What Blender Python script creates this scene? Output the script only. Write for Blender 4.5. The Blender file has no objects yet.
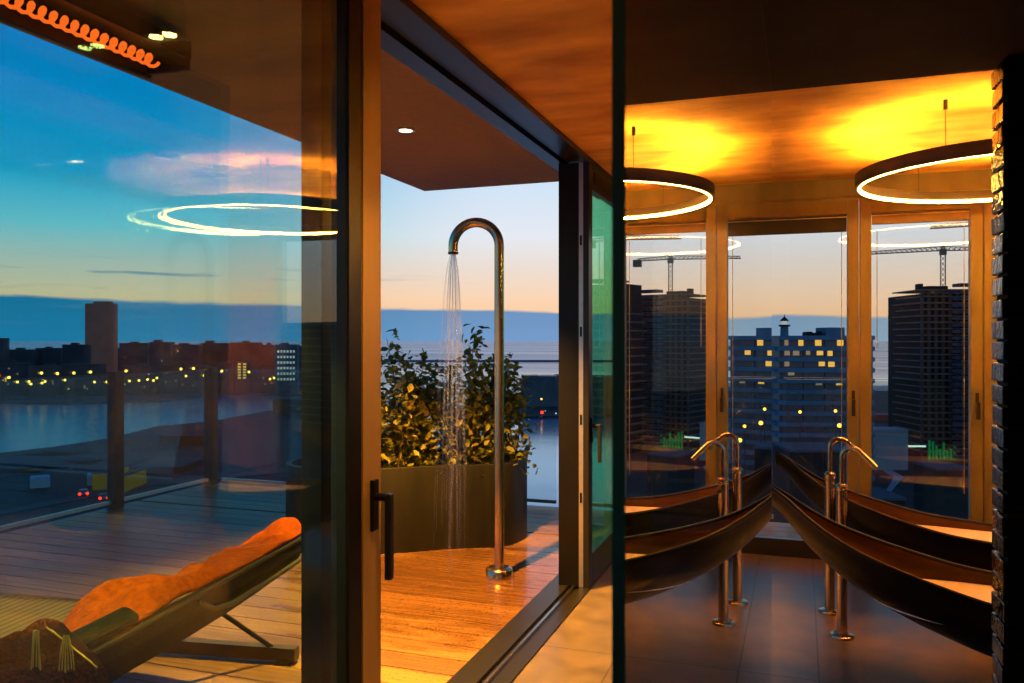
import bpy, bmesh, math, random
from mathutils import Vector, Matrix, noise as mnoise
R = random.Random(7)
PI = math.pi
scn = bpy.context.scene
COL = scn.collection

# ------------------------------------------------------------------ materials
def new_mat(name):
    m = bpy.data.materials.new(name); m.use_nodes = True
    nt = m.node_tree; nt.nodes.clear()
    out = nt.nodes.new('ShaderNodeOutputMaterial')
    return m, nt, out

def rgba(c): return (c[0], c[1], c[2], 1.0)

def pbr(name, col, rough=.5, metal=0., spec=.5, var=.15, vscale=8., bump=0., bscale=60., stretch=(1,1,1), col2=None,
        emit=None, estr=0., coat=0., rvar=0.):
    m, nt, out = new_mat(name)
    N, L = nt.nodes, nt.links
    b = N.new('ShaderNodeBsdfPrincipled')
    b.inputs['Roughness'].default_value = rough; b.inputs['Metallic'].default_value = metal
    b.inputs['Specular IOR Level'].default_value = spec
    if coat: b.inputs['Coat Weight'].default_value = coat; b.inputs['Coat Roughness'].default_value = .08
    tc = N.new('ShaderNodeTexCoord'); mp = N.new('ShaderNodeMapping'); mp.inputs['Scale'].default_value = stretch
    L.new(tc.outputs['Object'], mp.inputs['Vector'])
    nz = N.new('ShaderNodeTexNoise'); nz.inputs['Scale'].default_value = vscale; nz.inputs['Detail'].default_value = 6
    L.new(mp.outputs['Vector'], nz.inputs['Vector'])
    rp = N.new('ShaderNodeValToRGB')
    lo = [c*(1-var) for c in col]; hi = [min(1, c*(1+var)) for c in (col2 or col)]
    rp.color_ramp.elements[0].position = .3; rp.color_ramp.elements[1].position = .7
    rp.color_ramp.elements[0].color = rgba(lo); rp.color_ramp.elements[1].color = rgba(hi)
    L.new(nz.outputs['Fac'], rp.inputs['Fac']); L.new(rp.outputs['Color'], b.inputs['Base Color'])
    if rvar:
        mr = N.new('ShaderNodeMapRange'); mr.inputs['To Min'].default_value = max(.02, rough-rvar); mr.inputs['To Max'].default_value = rough+rvar
        mr.inputs['From Min'].default_value = .3; mr.inputs['From Max'].default_value = .7
        L.new(nz.outputs['Fac'], mr.inputs['Value']); L.new(mr.outputs['Result'], b.inputs['Roughness'])
    if bump:
        n2 = N.new('ShaderNodeTexNoise'); n2.inputs['Scale'].default_value = bscale; n2.inputs['Detail'].default_value = 4
        L.new(mp.outputs['Vector'], n2.inputs['Vector'])
        bp = N.new('ShaderNodeBump'); bp.inputs['Strength'].default_value = bump; bp.inputs['Distance'].default_value = .02
        L.new(n2.outputs['Fac'], bp.inputs['Height']); L.new(bp.outputs['Normal'], b.inputs['Normal'])
    if emit:
        b.inputs['Emission Color'].default_value = rgba(emit); b.inputs['Emission Strength'].default_value = estr
    L.new(b.outputs['BSDF'], out.inputs['Surface'])
    return m

def emission(name, col, strength):
    m, nt, out = new_mat(name)
    N, L = nt.nodes, nt.links
    e = N.new('ShaderNodeEmission'); e.inputs['Color'].default_value = rgba(col)
    tc = N.new('ShaderNodeTexCoord'); nz = N.new('ShaderNodeTexNoise'); nz.inputs['Scale'].default_value = 3
    L.new(tc.outputs['Object'], nz.inputs['Vector'])
    mr = N.new('ShaderNodeMapRange'); mr.inputs['To Min'].default_value = strength*.8; mr.inputs['To Max'].default_value = strength*1.2
    L.new(nz.outputs['Fac'], mr.inputs['Value']); L.new(mr.outputs['Result'], e.inputs['Strength'])
    L.new(e.outputs['Emission'], out.inputs['Surface'])
    return m

def glass(name, tint, r0=.05, power=5., refl=(1,1,1)):
    """clear pane: Schlick reflection over a tinted transmission"""
    m, nt, out = new_mat(name)
    N, L = nt.nodes, nt.links
    g = N.new('ShaderNodeNewGeometry')
    d = N.new('ShaderNodeVectorMath'); d.operation = 'DOT_PRODUCT'
    L.new(g.outputs['Normal'], d.inputs[0]); L.new(g.outputs['Incoming'], d.inputs[1])
    ab = N.new('ShaderNodeMath'); ab.operation = 'ABSOLUTE'; L.new(d.outputs['Value'], ab.inputs[0])
    om = N.new('ShaderNodeMath'); om.operation = 'SUBTRACT'; om.inputs[0].default_value = 1.; om.use_clamp = True; L.new(ab.outputs[0], om.inputs[1])
    pw = N.new('ShaderNodeMath'); pw.operation = 'POWER'; pw.inputs[1].default_value = power; L.new(om.outputs[0], pw.inputs[0])
    ma = N.new('ShaderNodeMath'); ma.operation = 'MULTIPLY_ADD'; ma.inputs[1].default_value = 1-r0; ma.inputs[2].default_value = r0
    ma.use_clamp = True; L.new(pw.outputs[0], ma.inputs[0])
    t = N.new('ShaderNodeBsdfTransparent'); t.inputs['Color'].default_value = rgba(tint)
    gl = N.new('ShaderNodeBsdfGlossy'); gl.inputs['Roughness'].default_value = 0.; gl.inputs['Color'].default_value = rgba(refl)
    mx = N.new('ShaderNodeMixShader')
    L.new(ma.outputs[0], mx.inputs['Fac']); L.new(t.outputs[0], mx.inputs[1]); L.new(gl.outputs[0], mx.inputs[2])
    L.new(mx.outputs[0], out.inputs['Surface'])
    return m

def wood_deck(name):
    m, nt, out = new_mat(name)
    N, L = nt.nodes, nt.links
    b = N.new('ShaderNodeBsdfPrincipled')
    tc = N.new('ShaderNodeTexCoord'); sp = N.new('ShaderNodeSeparateXYZ'); L.new(tc.outputs['Object'], sp.inputs[0])
    dv = N.new('ShaderNodeMath'); dv.operation = 'DIVIDE'; dv.inputs[1].default_value = BOARD; L.new(sp.outputs['Y'], dv.inputs[0])
    fl = N.new('ShaderNodeMath'); fl.operation = 'FLOOR'; L.new(dv.outputs[0], fl.inputs[0])
    wn = N.new('ShaderNodeTexWhiteNoise'); wn.noise_dimensions = '1D'; L.new(fl.outputs[0], wn.inputs['W'])
    mp = N.new('ShaderNodeMapping'); mp.inputs['Scale'].default_value = (1.2, 26, 10); L.new(tc.outputs['Object'], mp.inputs['Vector'])
    nz = N.new('ShaderNodeTexNoise'); nz.inputs['Scale'].default_value = 2.2; nz.inputs['Detail'].default_value = 8; L.new(mp.outputs[0], nz.inputs['Vector'])
    ad = N.new('ShaderNodeMath'); ad.operation = 'MULTIPLY_ADD'; ad.inputs[1].default_value = .55; L.new(wn.outputs['Value'], ad.inputs[0]); L.new(nz.outputs['Fac'], ad.inputs[2])
    rp = N.new('ShaderNodeValToRGB'); e = rp.color_ramp.elements
    e[0].position = .3; e[0].color = (.14, .066, .022, 1); e[1].position = 1.05; e[1].color = (.42, .22, .072, 1)
    L.new(ad.outputs[0], rp.inputs['Fac'])
    # wetness around the shower
    vs = N.new('ShaderNodeVectorMath'); vs.operation = 'DISTANCE'; vs.inputs[1].default_value = (-1.95, 4.75, 0); L.new(tc.outputs['Object'], vs.inputs[0])
    n3 = N.new('ShaderNodeTexNoise'); n3.inputs['Scale'].default_value = 2.4; n3.inputs['Detail'].default_value = 5
    mp3 = N.new('ShaderNodeMapping'); mp3.inputs['Scale'].default_value = (1, 3, 1); L.new(tc.outputs['Object'], mp3.inputs['Vector']); L.new(mp3.outputs[0], n3.inputs['Vector'])
    w = N.new('ShaderNodeMath'); w.operation = 'MULTIPLY_ADD'; w.inputs[1].default_value = 1.6; L.new(n3.outputs['Fac'], w.inputs[0]); L.new(vs.outputs['Value'], w.inputs[2])
    wr = N.new('ShaderNodeMapRange'); wr.inputs['From Min'].default_value = 1.55; wr.inputs['From Max'].default_value = 2.1
    wr.inputs['To Min'].default_value = 1.; wr.inputs['To Max'].default_value = 0.; L.new(w.outputs[0], wr.inputs['Value'])
    rr = N.new('ShaderNodeMapRange'); rr.inputs['To Min'].default_value = .42; rr.inputs['To Max'].default_value = .12; L.new(wr.outputs[0], rr.inputs['Value'])
    L.new(rr.outputs[0], b.inputs['Roughness'])
    mxc = N.new('ShaderNodeMixRGB'); mxc.blend_type = 'MULTIPLY'; mxc.inputs['Color2'].default_value = (.5, .42, .38, 1)
    L.new(wr.outputs[0], mxc.inputs['Fac']); L.new(rp.outputs['Color'], mxc.inputs['Color1'])
    # fine dark droplets spattered around the wet area
    n4 = N.new('ShaderNodeTexNoise'); n4.inputs['Scale'].default_value = 75; n4.inputs['Detail'].default_value = 1; L.new(tc.outputs['Object'], n4.inputs['Vector'])
    dr = N.new('ShaderNodeMapRange'); dr.inputs['From Min'].default_value = .62; dr.inputs['From Max'].default_value = .68; L.new(n4.outputs['Fac'], dr.inputs['Value'])
    dm = N.new('ShaderNodeMapRange'); dm.inputs['From Min'].default_value = 2.1; dm.inputs['From Max'].default_value = 2.9; dm.inputs['To Min'].default_value = .75; dm.inputs['To Max'].default_value = 0.
    L.new(w.outputs[0], dm.inputs['Value'])
    mm = N.new('ShaderNodeMath'); mm.operation = 'MULTIPLY'; L.new(dr.outputs[0], mm.inputs[0]); L.new(dm.outputs[0], mm.inputs[1])
    mx2 = N.new('ShaderNodeMixRGB'); mx2.blend_type = 'MULTIPLY'; mx2.inputs['Color2'].default_value = (.25, .2, .16, 1)
    L.new(mm.outputs[0], mx2.inputs['Fac']); L.new(mxc.outputs[0], mx2.inputs['Color1'])
    L.new(mx2.outputs[0], b.inputs['Base Color'])
    bp = N.new('ShaderNodeBump'); bp.inputs['Strength'].default_value = .25; bp.inputs['Distance'].default_value = .01
    L.new(nz.outputs['Fac'], bp.inputs['Height']); L.new(bp.outputs[0], b.inputs['Normal'])
    L.new(b.outputs[0], out.inputs['Surface'])
    return m

def tile_floor(name):
    m, nt, out = new_mat(name)
    N, L = nt.nodes, nt.links
    b = N.new('ShaderNodeBsdfPrincipled')
    tc = N.new('ShaderNodeTexCoord'); mp = N.new('ShaderNodeMapping'); mp.inputs['Location'].default_value = (-.08, -.25, 0)
    L.new(tc.outputs['Object'], mp.inputs['Vector'])
    br = N.new('ShaderNodeTexBrick'); br.offset = 0.; br.inputs['Scale'].default_value = 1.
    br.inputs['Brick Width'].default_value = .9; br.inputs['Row Height'].default_value = 3.6; br.inputs['Mortar Size'].default_value = .004
    br.inputs['Color1'].default_value = (.17, .125, .09, 1); br.inputs['Color2'].default_value = (.185, .137, .10, 1); br.inputs['Mortar'].default_value = (.06, .045, .035, 1)
    L.new(mp.outputs[0], br.inputs['Vector'])
    nz = N.new('ShaderNodeTexNoise'); nz.inputs['Scale'].default_value = 6; nz.inputs['Detail'].default_value = 9; L.new(tc.outputs['Object'], nz.inputs['Vector'])
    mr = N.new('ShaderNodeMapRange'); mr.inputs['From Min'].default_value = .3; mr.inputs['From Max'].default_value = .7; mr.inputs['To Min'].default_value = .55; mr.inputs['To Max'].default_value = 1.15
    L.new(nz.outputs['Fac'], mr.inputs['Value'])
    mx = N.new('ShaderNodeMixRGB'); mx.blend_type = 'MULTIPLY'; mx.inputs['Fac'].default_value = 1.
    L.new(br.outputs['Color'], mx.inputs['Color1']); L.new(mr.outputs[0], mx.inputs['Color2']); L.new(mx.outputs[0], b.inputs['Base Color'])
    rr = N.new('ShaderNodeMapRange'); rr.inputs['To Min'].default_value = .22; rr.inputs['To Max'].default_value = .5; L.new(nz.outputs['Fac'], rr.inputs['Value'])
    L.new(rr.outputs[0], b.inputs['Roughness'])
    bp = N.new('ShaderNodeBump'); bp.inputs['Strength'].default_value = .12; bp.inputs['Distance'].default_value = .01
    L.new(nz.outputs['Fac'], bp.inputs['Height']); L.new(bp.outputs[0], b.inputs['Normal'])
    L.new(b.outputs[0], out.inputs['Surface'])
    return m

def sea_mat(name):
    m, nt, out = new_mat(name)
    N, L = nt.nodes, nt.links
    tc = N.new('ShaderNodeTexCoord'); mp = N.new('ShaderNodeMapping'); mp.inputs['Scale'].default_value = (.0003, .0035, 1)
    L.new(tc.outputs['Object'], mp.inputs['Vector'])
    nz = N.new('ShaderNodeTexNoise'); nz.inputs['Scale'].default_value = 1; nz.inputs['Detail'].default_value = 6; L.new(mp.outputs[0], nz.inputs['Vector'])
    d = N.new('ShaderNodeBsdfDiffuse'); d.inputs['Color'].default_value = (.13,.27,.42,1)
    g = N.new('ShaderNodeBsdfGlossy'); g.inputs['Roughness'].default_value = .13; g.inputs['Color'].default_value = (.72,.86,1.,1)
    mp2 = N.new('ShaderNodeMapping'); mp2.inputs['Scale'].default_value = (.006, .02, 1); L.new(tc.outputs['Object'], mp2.inputs['Vector'])
    n2 = N.new('ShaderNodeTexNoise'); n2.inputs['Scale'].default_value = 1; n2.inputs['Detail'].default_value = 5; L.new(mp2.outputs[0], n2.inputs['Vector'])
    bp = N.new('ShaderNodeBump'); bp.inputs['Strength'].default_value = .3; bp.inputs['Distance'].default_value = .6
    L.new(n2.outputs['Fac'], bp.inputs['Height']); L.new(bp.outputs[0], g.inputs['Normal'])
    mr = N.new('ShaderNodeMapRange'); mr.inputs['From Min'].default_value = .35; mr.inputs['From Max'].default_value = .65; mr.inputs['To Min'].default_value = .45; mr.inputs['To Max'].default_value = .82
    L.new(nz.outputs['Fac'], mr.inputs['Value'])
    mx = N.new('ShaderNodeMixShader'); L.new(mr.outputs[0], mx.inputs[0]); L.new(d.outputs[0], mx.inputs[1]); L.new(g.outputs[0], mx.inputs[2])
    L.new(mx.outputs[0], out.inputs['Surface'])
    return m

BOARD = .168
LEDCOL = (1., .50, .10)
M = dict(
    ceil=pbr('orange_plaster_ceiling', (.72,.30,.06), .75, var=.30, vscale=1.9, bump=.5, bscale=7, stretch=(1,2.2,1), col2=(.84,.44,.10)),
    soffit=pbr('dark_soffit', (.045,.035,.03), .8),
    overhang=pbr('overhang_plaster', (.26,.19,.15), .85, var=.08, vscale=20, bump=.15, bscale=90),
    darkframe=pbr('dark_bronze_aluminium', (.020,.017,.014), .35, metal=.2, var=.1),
    litframe=pbr('lit_bronze_aluminium', (.48,.29,.09), .42, metal=.1, var=.08, vscale=14, stretch=(1,1,.2)),  # door frame bronze with the orange lamplight put into its colour
    blackframe=pbr('black_gloss_frame', (.007,.006,.005), .35, spec=.25),
    wallb=pbr('bronze_window_frame', (.22,.165,.05), .5, var=.12, vscale=12, stretch=(1,1,.25), bump=.05),
    alu=pbr('brushed_aluminium', (.66,.60,.54), .35, metal=.85, var=.06, vscale=30),
    rail=pbr('steel_track', (.7,.62,.52), .25, metal=1., var=.06),
    floor=tile_floor('stone_tile'),
    deck=wood_deck('timber_deck'),
    steel=pbr('brushed_steel', (.58,.43,.28), .24, metal=1., var=.06, vscale=30, stretch=(1,1,.1)),
    copper=pbr('brushed_copper', (.55,.41,.26), .24, metal=1., var=.08, vscale=40),
    bath=pbr('dark_lacquer', (.008,.005,.004), .35, var=.3, vscale=5, spec=.25),
    bathin=pbr('dark_wood_lacquer', (.085,.032,.012), .26, var=.35, vscale=6, coat=.6, stretch=(.4,3,3)),
    foam=pbr('bath_milk', (.95,.84,.70), .45, var=.04, vscale=14, bump=.15, bscale=50),
    brick=pbr('glazed_black_brick', (.006,.0055,.005), .10, var=.5, vscale=30, bump=.6, bscale=22, spec=.7),
    mortar=pbr('dark_mortar', (.02,.018,.016), .9),
    planter=pbr('black_planter', (.010,.008,.006), .5, var=.35, vscale=9, stretch=(1,1,.25), spec=.25),
    soil=pbr('dark_soil', (.03,.02,.012), .95, bump=.8, bscale=40),
    stem=pbr('brown_stem', (.11,.06,.03), .8),
    led=emission('led_strip', (1., .48, .07), 130),
    ledup=emission('added_uplight', (1., .42, .035), 270),
    ledbody=pbr('ring_body', (.05,.03,.018), .5),
    wire=pbr('dark_wire', (.03,.025,.02), .5, metal=.5),
    coil=emission('heater_coil', (1., .10, .008), 2.2),
    heater=pbr('heater_housing', (.03,.026,.022), .4, metal=.4),
    lamp=emission('downlight_glow', (1., .72, .32), 18),
    lamp2=emission('spotlight_glow', (1., .62, .14), 60),
    towel=pbr('orange_terry', (.74,.105,.004), .95, var=.28, vscale=40, bump=1., bscale=170, spec=.1),
    throw=pbr('maroon_wool', (.028,.005,.002), .95, var=.3, vscale=25, bump=.8, bscale=90, spec=.1),
    tassel=pbr('golden_tassel', (.62,.36,.08), .8, var=.3, vscale=60, stretch=(1,1,.2)),
    sling=pbr('dark_sling', (.012,.010,.005), .75, var=.25, vscale=70, bump=.3, bscale=160, spec=.2),
    loungeframe=pbr('olive_frame', (.10,.075,.025), .45, metal=.3, var=.15),
    railmetal=pbr('brown_rail_post', (.11,.055,.03), .5, metal=.2),
    railglass=glass('railing_glass', (.90,.95,.95), .04),
    leafglass=glass('tinted_door_glass', (.80,.955,.98), .085, 4.6),
    leafglass_b=glass('tinted_outer_glass', (.94,.98,.985), .040, 5.),
    greenglass=glass('green_door_glass', (.42,.88,.62), .05, 5.),
    winglass=glass('window_glass', (.93,.95,.94), .055),
    partglass=glass('partition_glass', (.60,.56,.50), .05, .62),
    partclear=glass('partition_inner_face', (.97,.95,.92), 0., 90.),
    glassedge=pbr('green_glass_edge', (.006,.045,.024), .35, var=.6, vscale=6),
    blind=pbr('dark_blind', (.02,.016,.012), .7),
    blindlit=pbr('lit_blind', (.22,.15,.06), .7),  # lit copy of the dark blind, lamplight held in its colour
    cord=pbr('pale_cord', (.45,.38,.28), .7),
    water=pbr('falling_water', (.8,.85,.9), .1),
    wallbrown=pbr('red_brown_plaster_wall', (.42,.145,.065), .8, var=.12, vscale=5),
    sea=sea_mat('sea_water'),
    river=pbr('river_water', (.012,.135,.19), .25, var=.25, vscale=.02, stretch=(1,1,1), spec=.35),
    darkrail=pbr('dark_bottom_rail', (.035,.022,.012), .35),
    land=pbr('dark_ground', (.008,.015,.019), .9, var=.7, vscale=.03),
    landtown=pbr('town_ground', (.025,.03,.035), .9, var=.5, vscale=.02),
    road=pbr('road', (.02,.035,.042), .8, var=.2, vscale=.05),
    beach=pbr('wet_beach', (.20,.24,.23), .5, var=.2, vscale=.03),
    bluewall=pbr('blue_white_render', (.060,.165,.265), .8, var=.12, vscale=.3),
    bluedark=pbr('blue_dark_glass', (.012,.055,.105), .3, var=.4, vscale=.4),
    concrete=pbr('dark_concrete', (.055,.055,.062), .9, var=.35, vscale=.3),
    concretelit=pbr('lit_slab_edge', (.12,.11,.11), .9, var=.3, vscale=.2),  # paler copy of the concrete, light on the slab edges painted in
    towerdark=pbr('dark_floor_void', (.012,.012,.016), .9),
    bluescaf=pbr('blue_scaffold', (.03,.075,.13), .8, var=.3, vscale=.3),
    browntower=pbr('brown_tower', (.40,.14,.085), .85, var=.1, vscale=.08),
    town1=pbr('town_dark', (.040,.040,.050), .9, var=.4, vscale=.06),
    town2=pbr('town_reddened', (.115,.062,.056), .9, var=.4, vscale=.06),  # wall colour carries the red room reflection lying over these blocks
    town3=pbr('town_blue', (.045,.085,.11), .9, var=.3, vscale=.06),
    crane=pbr('crane_steel', (.22,.16,.08), .6, var=.15, vscale=.4),
    craneorange=pbr('orange_crane', (.75,.26,.05), .6, var=.1, vscale=.4, emit=(.8,.25,.05), estr=.12),
    ywin=emission('yellow_window', (1., .55, .10), 1.0),
    wwin=emission('pale_window', (.8, .85, .8), .55),
    dimwin=emission('dim_window', (.8, .55, .35), .35),
    street=emission('street_lamp_glow', (1., .50, .055), 4.2),
    redlight=emission('red_tail_light', (1., .02, .01), 6),
    greenlight=emission('green_site_light', (.01, .55, .16), .22),
    whitelight=emission('white_site_light', (.6, .95, .9), 1.1),
    yellowwall=emission('lit_yellow_wall', (.55, .36, .04), .16),  # lamplight on the shed wall, painted as a glow of its own
    limesign=emission('lime_lit_panel', (.55, .62, .03), .5),
    carbody=pbr('car_paint', (.10,.16,.20), .3),
    tyre=pbr('tyre', (.01,.01,.01), .9),
    whitevan=pbr('white_van', (.20,.32,.40), .5),
    redroof=pbr('red_roof', (.22,.07,.07), .8),
    paleroof=pbr('pale_roof', (.16,.30,.36), .7),
)
def leaf_mat(name, c1, c2):
    m, nt, out = new_mat(name); N, L = nt.nodes, nt.links
    b = N.new('ShaderNodeBsdfPrincipled'); b.inputs['Roughness'].default_value = .4
    g = N.new('ShaderNodeNewGeometry'); rp = N.new('ShaderNodeValToRGB')
    rp.color_ramp.elements[0].color = rgba(c1); rp.color_ramp.elements[1].color = rgba(c2)
    L.new(g.outputs['Random Per Island'], rp.inputs['Fac']); L.new(rp.outputs[0], b.inputs['Base Color'])
    t = N.new('ShaderNodeBsdfTranslucent'); L.new(rp.outputs[0], t.inputs['Color'])
    mx = N.new('ShaderNodeMixShader'); mx.inputs['Fac'].default_value = .3
    L.new(b.outputs[0], mx.inputs[1]); L.new(t.outputs[0], mx.inputs[2]); L.new(mx.outputs[0], out.inputs['Surface'])
    return m
M['leaf'] = leaf_mat('green_leaf', (.06,.08,.012), (.42,.36,.05))
def rib_mat():
    m, nt, out = new_mat('ribbed_seat'); N, L = nt.nodes, nt.links
    b = N.new('ShaderNodeBsdfPrincipled'); b.inputs['Roughness'].default_value = .7
    g = N.new('ShaderNodeNewGeometry'); d = N.new('ShaderNodeVectorMath'); d.operation = 'DOT_PRODUCT'; d.inputs[1].default_value = (-.988,-.155,0)
    L.new(g.outputs['Position'], d.inputs[0])
    mu = N.new('ShaderNodeMath'); mu.operation = 'MULTIPLY'; mu.inputs[1].default_value = PI/.040; L.new(d.outputs['Value'], mu.inputs[0])
    sn = N.new('ShaderNodeMath'); sn.operation = 'SINE'; L.new(mu.outputs[0], sn.inputs[0])
    rp = N.new('ShaderNodeValToRGB'); rp.color_ramp.elements[0].position = .08; rp.color_ramp.elements[0].color = (.03,.018,.003,1)
    rp.color_ramp.elements[1].position = .4; rp.color_ramp.elements[1].color = (.40,.235,.028,1)  # yellow lamplight on the seat put into the rib colour
    ab = N.new('ShaderNodeMath'); ab.operation = 'ABSOLUTE'; L.new(sn.outputs[0], ab.inputs[0]); L.new(ab.outputs[0], rp.inputs[0])
    L.new(rp.outputs[0], b.inputs['Base Color']); L.new(b.outputs[0], out.inputs['Surface']); return m
M['ribs'] = rib_mat()
def spray_mat():
    m, nt, out = new_mat('water_strand'); N, L = nt.nodes, nt.links
    t = N.new('ShaderNodeBsdfTransparent'); g = N.new('ShaderNodeBsdfGlossy'); g.inputs['Roughness'].default_value = .35
    d = N.new('ShaderNodeBsdfTranslucent'); d.inputs['Color'].default_value = (.9,.92,.95,1)
    a = N.new('ShaderNodeMixShader'); a.inputs['Fac'].default_value = .6; L.new(g.outputs[0], a.inputs[1]); L.new(d.outputs[0], a.inputs[2])
    nz = N.new('ShaderNodeTexNoise'); nz.inputs['Scale'].default_value = 9
    mr = N.new('ShaderNodeMapRange'); mr.inputs['To Min'].default_value = .03; mr.inputs['To Max'].default_value = .22; L.new(nz.outputs['Fac'], mr.inputs['Value'])
    b = N.new('ShaderNodeMixShader'); L.new(mr.outputs[0], b.inputs['Fac']); L.new(t.outputs[0], b.inputs[1]); L.new(a.outputs[0], b.inputs[2])
    L.new(b.outputs[0], out.inputs['Surface']); return m
M['spray'] = spray_mat()

# ------------------------------------------------------------------ mesh builder
class MB:
    def __init__(s): s.v = []; s.f = []; s.smooth = []
    def add(s, vs, fs, smooth=False):
        o = len(s.v); s.v += [tuple(p) for p in vs]
        for f in fs: s.f.append([i+o for i in f]); s.smooth.append(smooth)
    def box(s, x0, x1, y0, y1, z0, z1, mtx=None):
        vs = [Vector(p) for p in ((x0,y0,z0),(x1,y0,z0),(x1,y1,z0),(x0,y1,z0),(x0,y0,z1),(x1,y0,z1),(x1,y1,z1),(x0,y1,z1))]
        if mtx: vs = [mtx @ p for p in vs]
        s.add(vs, [(0,3,2,1),(4,5,6,7),(0,1,5,4),(1,2,6,5),(2,3,7,6),(3,0,4,7)])
        return s
    def bar(s, a, b, w, h=None):
        """square bar from a to b"""
        a, b = Vector(a), Vector(b); d = b-a
        if d.length < 1e-6: return s
        h = h or w; t = d.normalized()
        u = t.cross(Vector((0,0,1)));
        if u.length < 1e-3: u = Vector((1,0,0))
        u.normalize(); n = u.cross(t)
        vs = []
        for p in (a, b):
            for i, j in ((-1,-1),(1,-1),(1,1),(-1,1)): vs.append(p+u*(i*w/2)+n*(j*h/2))
        s.add(vs, [(0,3,2,1),(4,5,6,7),(0,1,5,4),(1,2,6,5),(2,3,7,6),(3,0,4,7)]); return s
    def tube(s, pts, r, seg=12, cap=True):
        pts = [Vector(p) for p in pts]; n = len(pts)
        rs = r if isinstance(r, (list, tuple)) else [r]*n
        t0 = (pts[1]-pts[0]).normalized()
        u = t0.cross(Vector((0,0,1)))
        if u.length < 1e-3: u = Vector((1,0,0))
        u.normalize(); vs = []; fs = []
        for i in range(n):
            if i == 0: t = pts[1]-pts[0]
            elif i == n-1: t = pts[-1]-pts[-2]
            else: t = pts[i+1]-pts[i-1]
            t.normalize(); u = (u - t*u.dot(t)).normalized(); w = t.cross(u)
            for k in range(seg):
                a = 2*PI*k/seg; vs.append(pts[i]+(u*math.cos(a)+w*math.sin(a))*rs[i])
        for i in range(n-1):
            for k in range(seg):
                k2 = (k+1) % seg
                fs.append((i*seg+k, i*seg+k2, (i+1)*seg+k2, (i+1)*seg+k))
        s.add(vs, fs, True)
        if cap:
            s.add(vs[:seg], [tuple(reversed(range(seg)))]); s.add(vs[-seg:], [tuple(range(seg))])
        return s
    def lathe(s, prof, c=(0,0,0), seg=32, cap=True):
        vs = []; fs = []
        for (r, z) in prof:
            for k in range(seg):
                a = 2*PI*k/seg; vs.append((c[0]+r*math.cos(a), c[1]+r*math.sin(a), c[2]+z))
        for i in range(len(prof)-1):
            for k in range(seg):
                k2 = (k+1) % seg; fs.append((i*seg+k, i*seg+k2, (i+1)*seg+k2, (i+1)*seg+k))
        s.add(vs, fs, True)
        if cap: s.add(vs[:seg], [tuple(reversed(range(seg)))]); s.add(vs[-seg:], [tuple(range(seg))])
        return s
    def prism(s, poly, z0, z1):
        n = len(poly)
        vs = [(x,y,z0) for x,y in poly]+[(x,y,z1) for x,y in poly]
        s.add(vs, [tuple(reversed(range(n))), tuple(range(n,2*n))]+[(i,(i+1)%n,(i+1)%n+n,i+n) for i in range(n)]); return s
    def grid(s, fn, nu, nv, smooth=True):
        vs = [fn(i/nu, j/nv) for j in range(nv+1) for i in range(nu+1)]
        fs = [(j*(nu+1)+i, j*(nu+1)+i+1, (j+1)*(nu+1)+i+1, (j+1)*(nu+1)+i) for j in range(nv) for i in range(nu)]
        s.add(vs, fs, smooth); return s
    def sphere(s, c, r, seg=12, rings=8, sc=(1,1,1)):
        prof = [(max(1e-4, math.sin(PI*i/rings))*r*sc[0], -math.cos(PI*i/rings)*r*sc[2]) for i in range(rings+1)]
        return s.lathe(prof, c, seg)
    def build(s, name, mat, parent=None, base=None, bevel=0., normals=True, solid=0.):
        me = bpy.data.meshes.new(name)
        b = Vector(base) if base else Vector((0,0,0))
        me.from_pydata([tuple(Vector(p)-b) for p in s.v], [], s.f)
        for p, sm in zip(me.polygons, s.smooth): p.use_smooth = sm
        me.materials.append(M[mat] if isinstance(mat, str) else mat)
        if normals:
            bm = bmesh.new(); bm.from_mesh(me); bmesh.ops.recalc_face_normals(bm, faces=bm.faces); bm.to_mesh(me); bm.free()
        o = bpy.data.objects.new(name, me); COL.objects.link(o)
        if base: o.location = b
        if parent:
            o.parent = parent
            if not base: o.matrix_parent_inverse = Matrix.Translation(parent.location).inverted()
            else: o.matrix_parent_inverse = Matrix.Translation(parent.location).inverted()
        if solid:
            md = o.modifiers.new('thickness', 'SOLIDIFY'); md.thickness = solid; md.offset = 0
        if bevel:
            md = o.modifiers.new('bevel', 'BEVEL'); md.width = bevel; md.segments = 2; md.limit_method = 'ANGLE'
        return o

def tag(o, label, cat, group=None, kind=None):
    o['label'] = label; o['category'] = cat
    if group: o['group'] = group
    if kind: o['kind'] = kind
    return o
def empty(name, loc, label, cat, group=None, kind=None):
    o = bpy.data.objects.new(name, None); COL.objects.link(o); o.location = loc; o.empty_display_size = .1
    return tag(o, label, cat, group, kind)
def struct(name, mb, mat, label, cat, **k):
    return tag(mb.build(name, mat, **k), label, cat, kind='structure')
def copy_tree(o, parent=None):
    c = o.copy(); COL.objects.link(c); c.parent = parent
    for ch in list(o.children): copy_tree(ch, c)
    return c
def bx(*a): return MB().box(*a)

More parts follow.
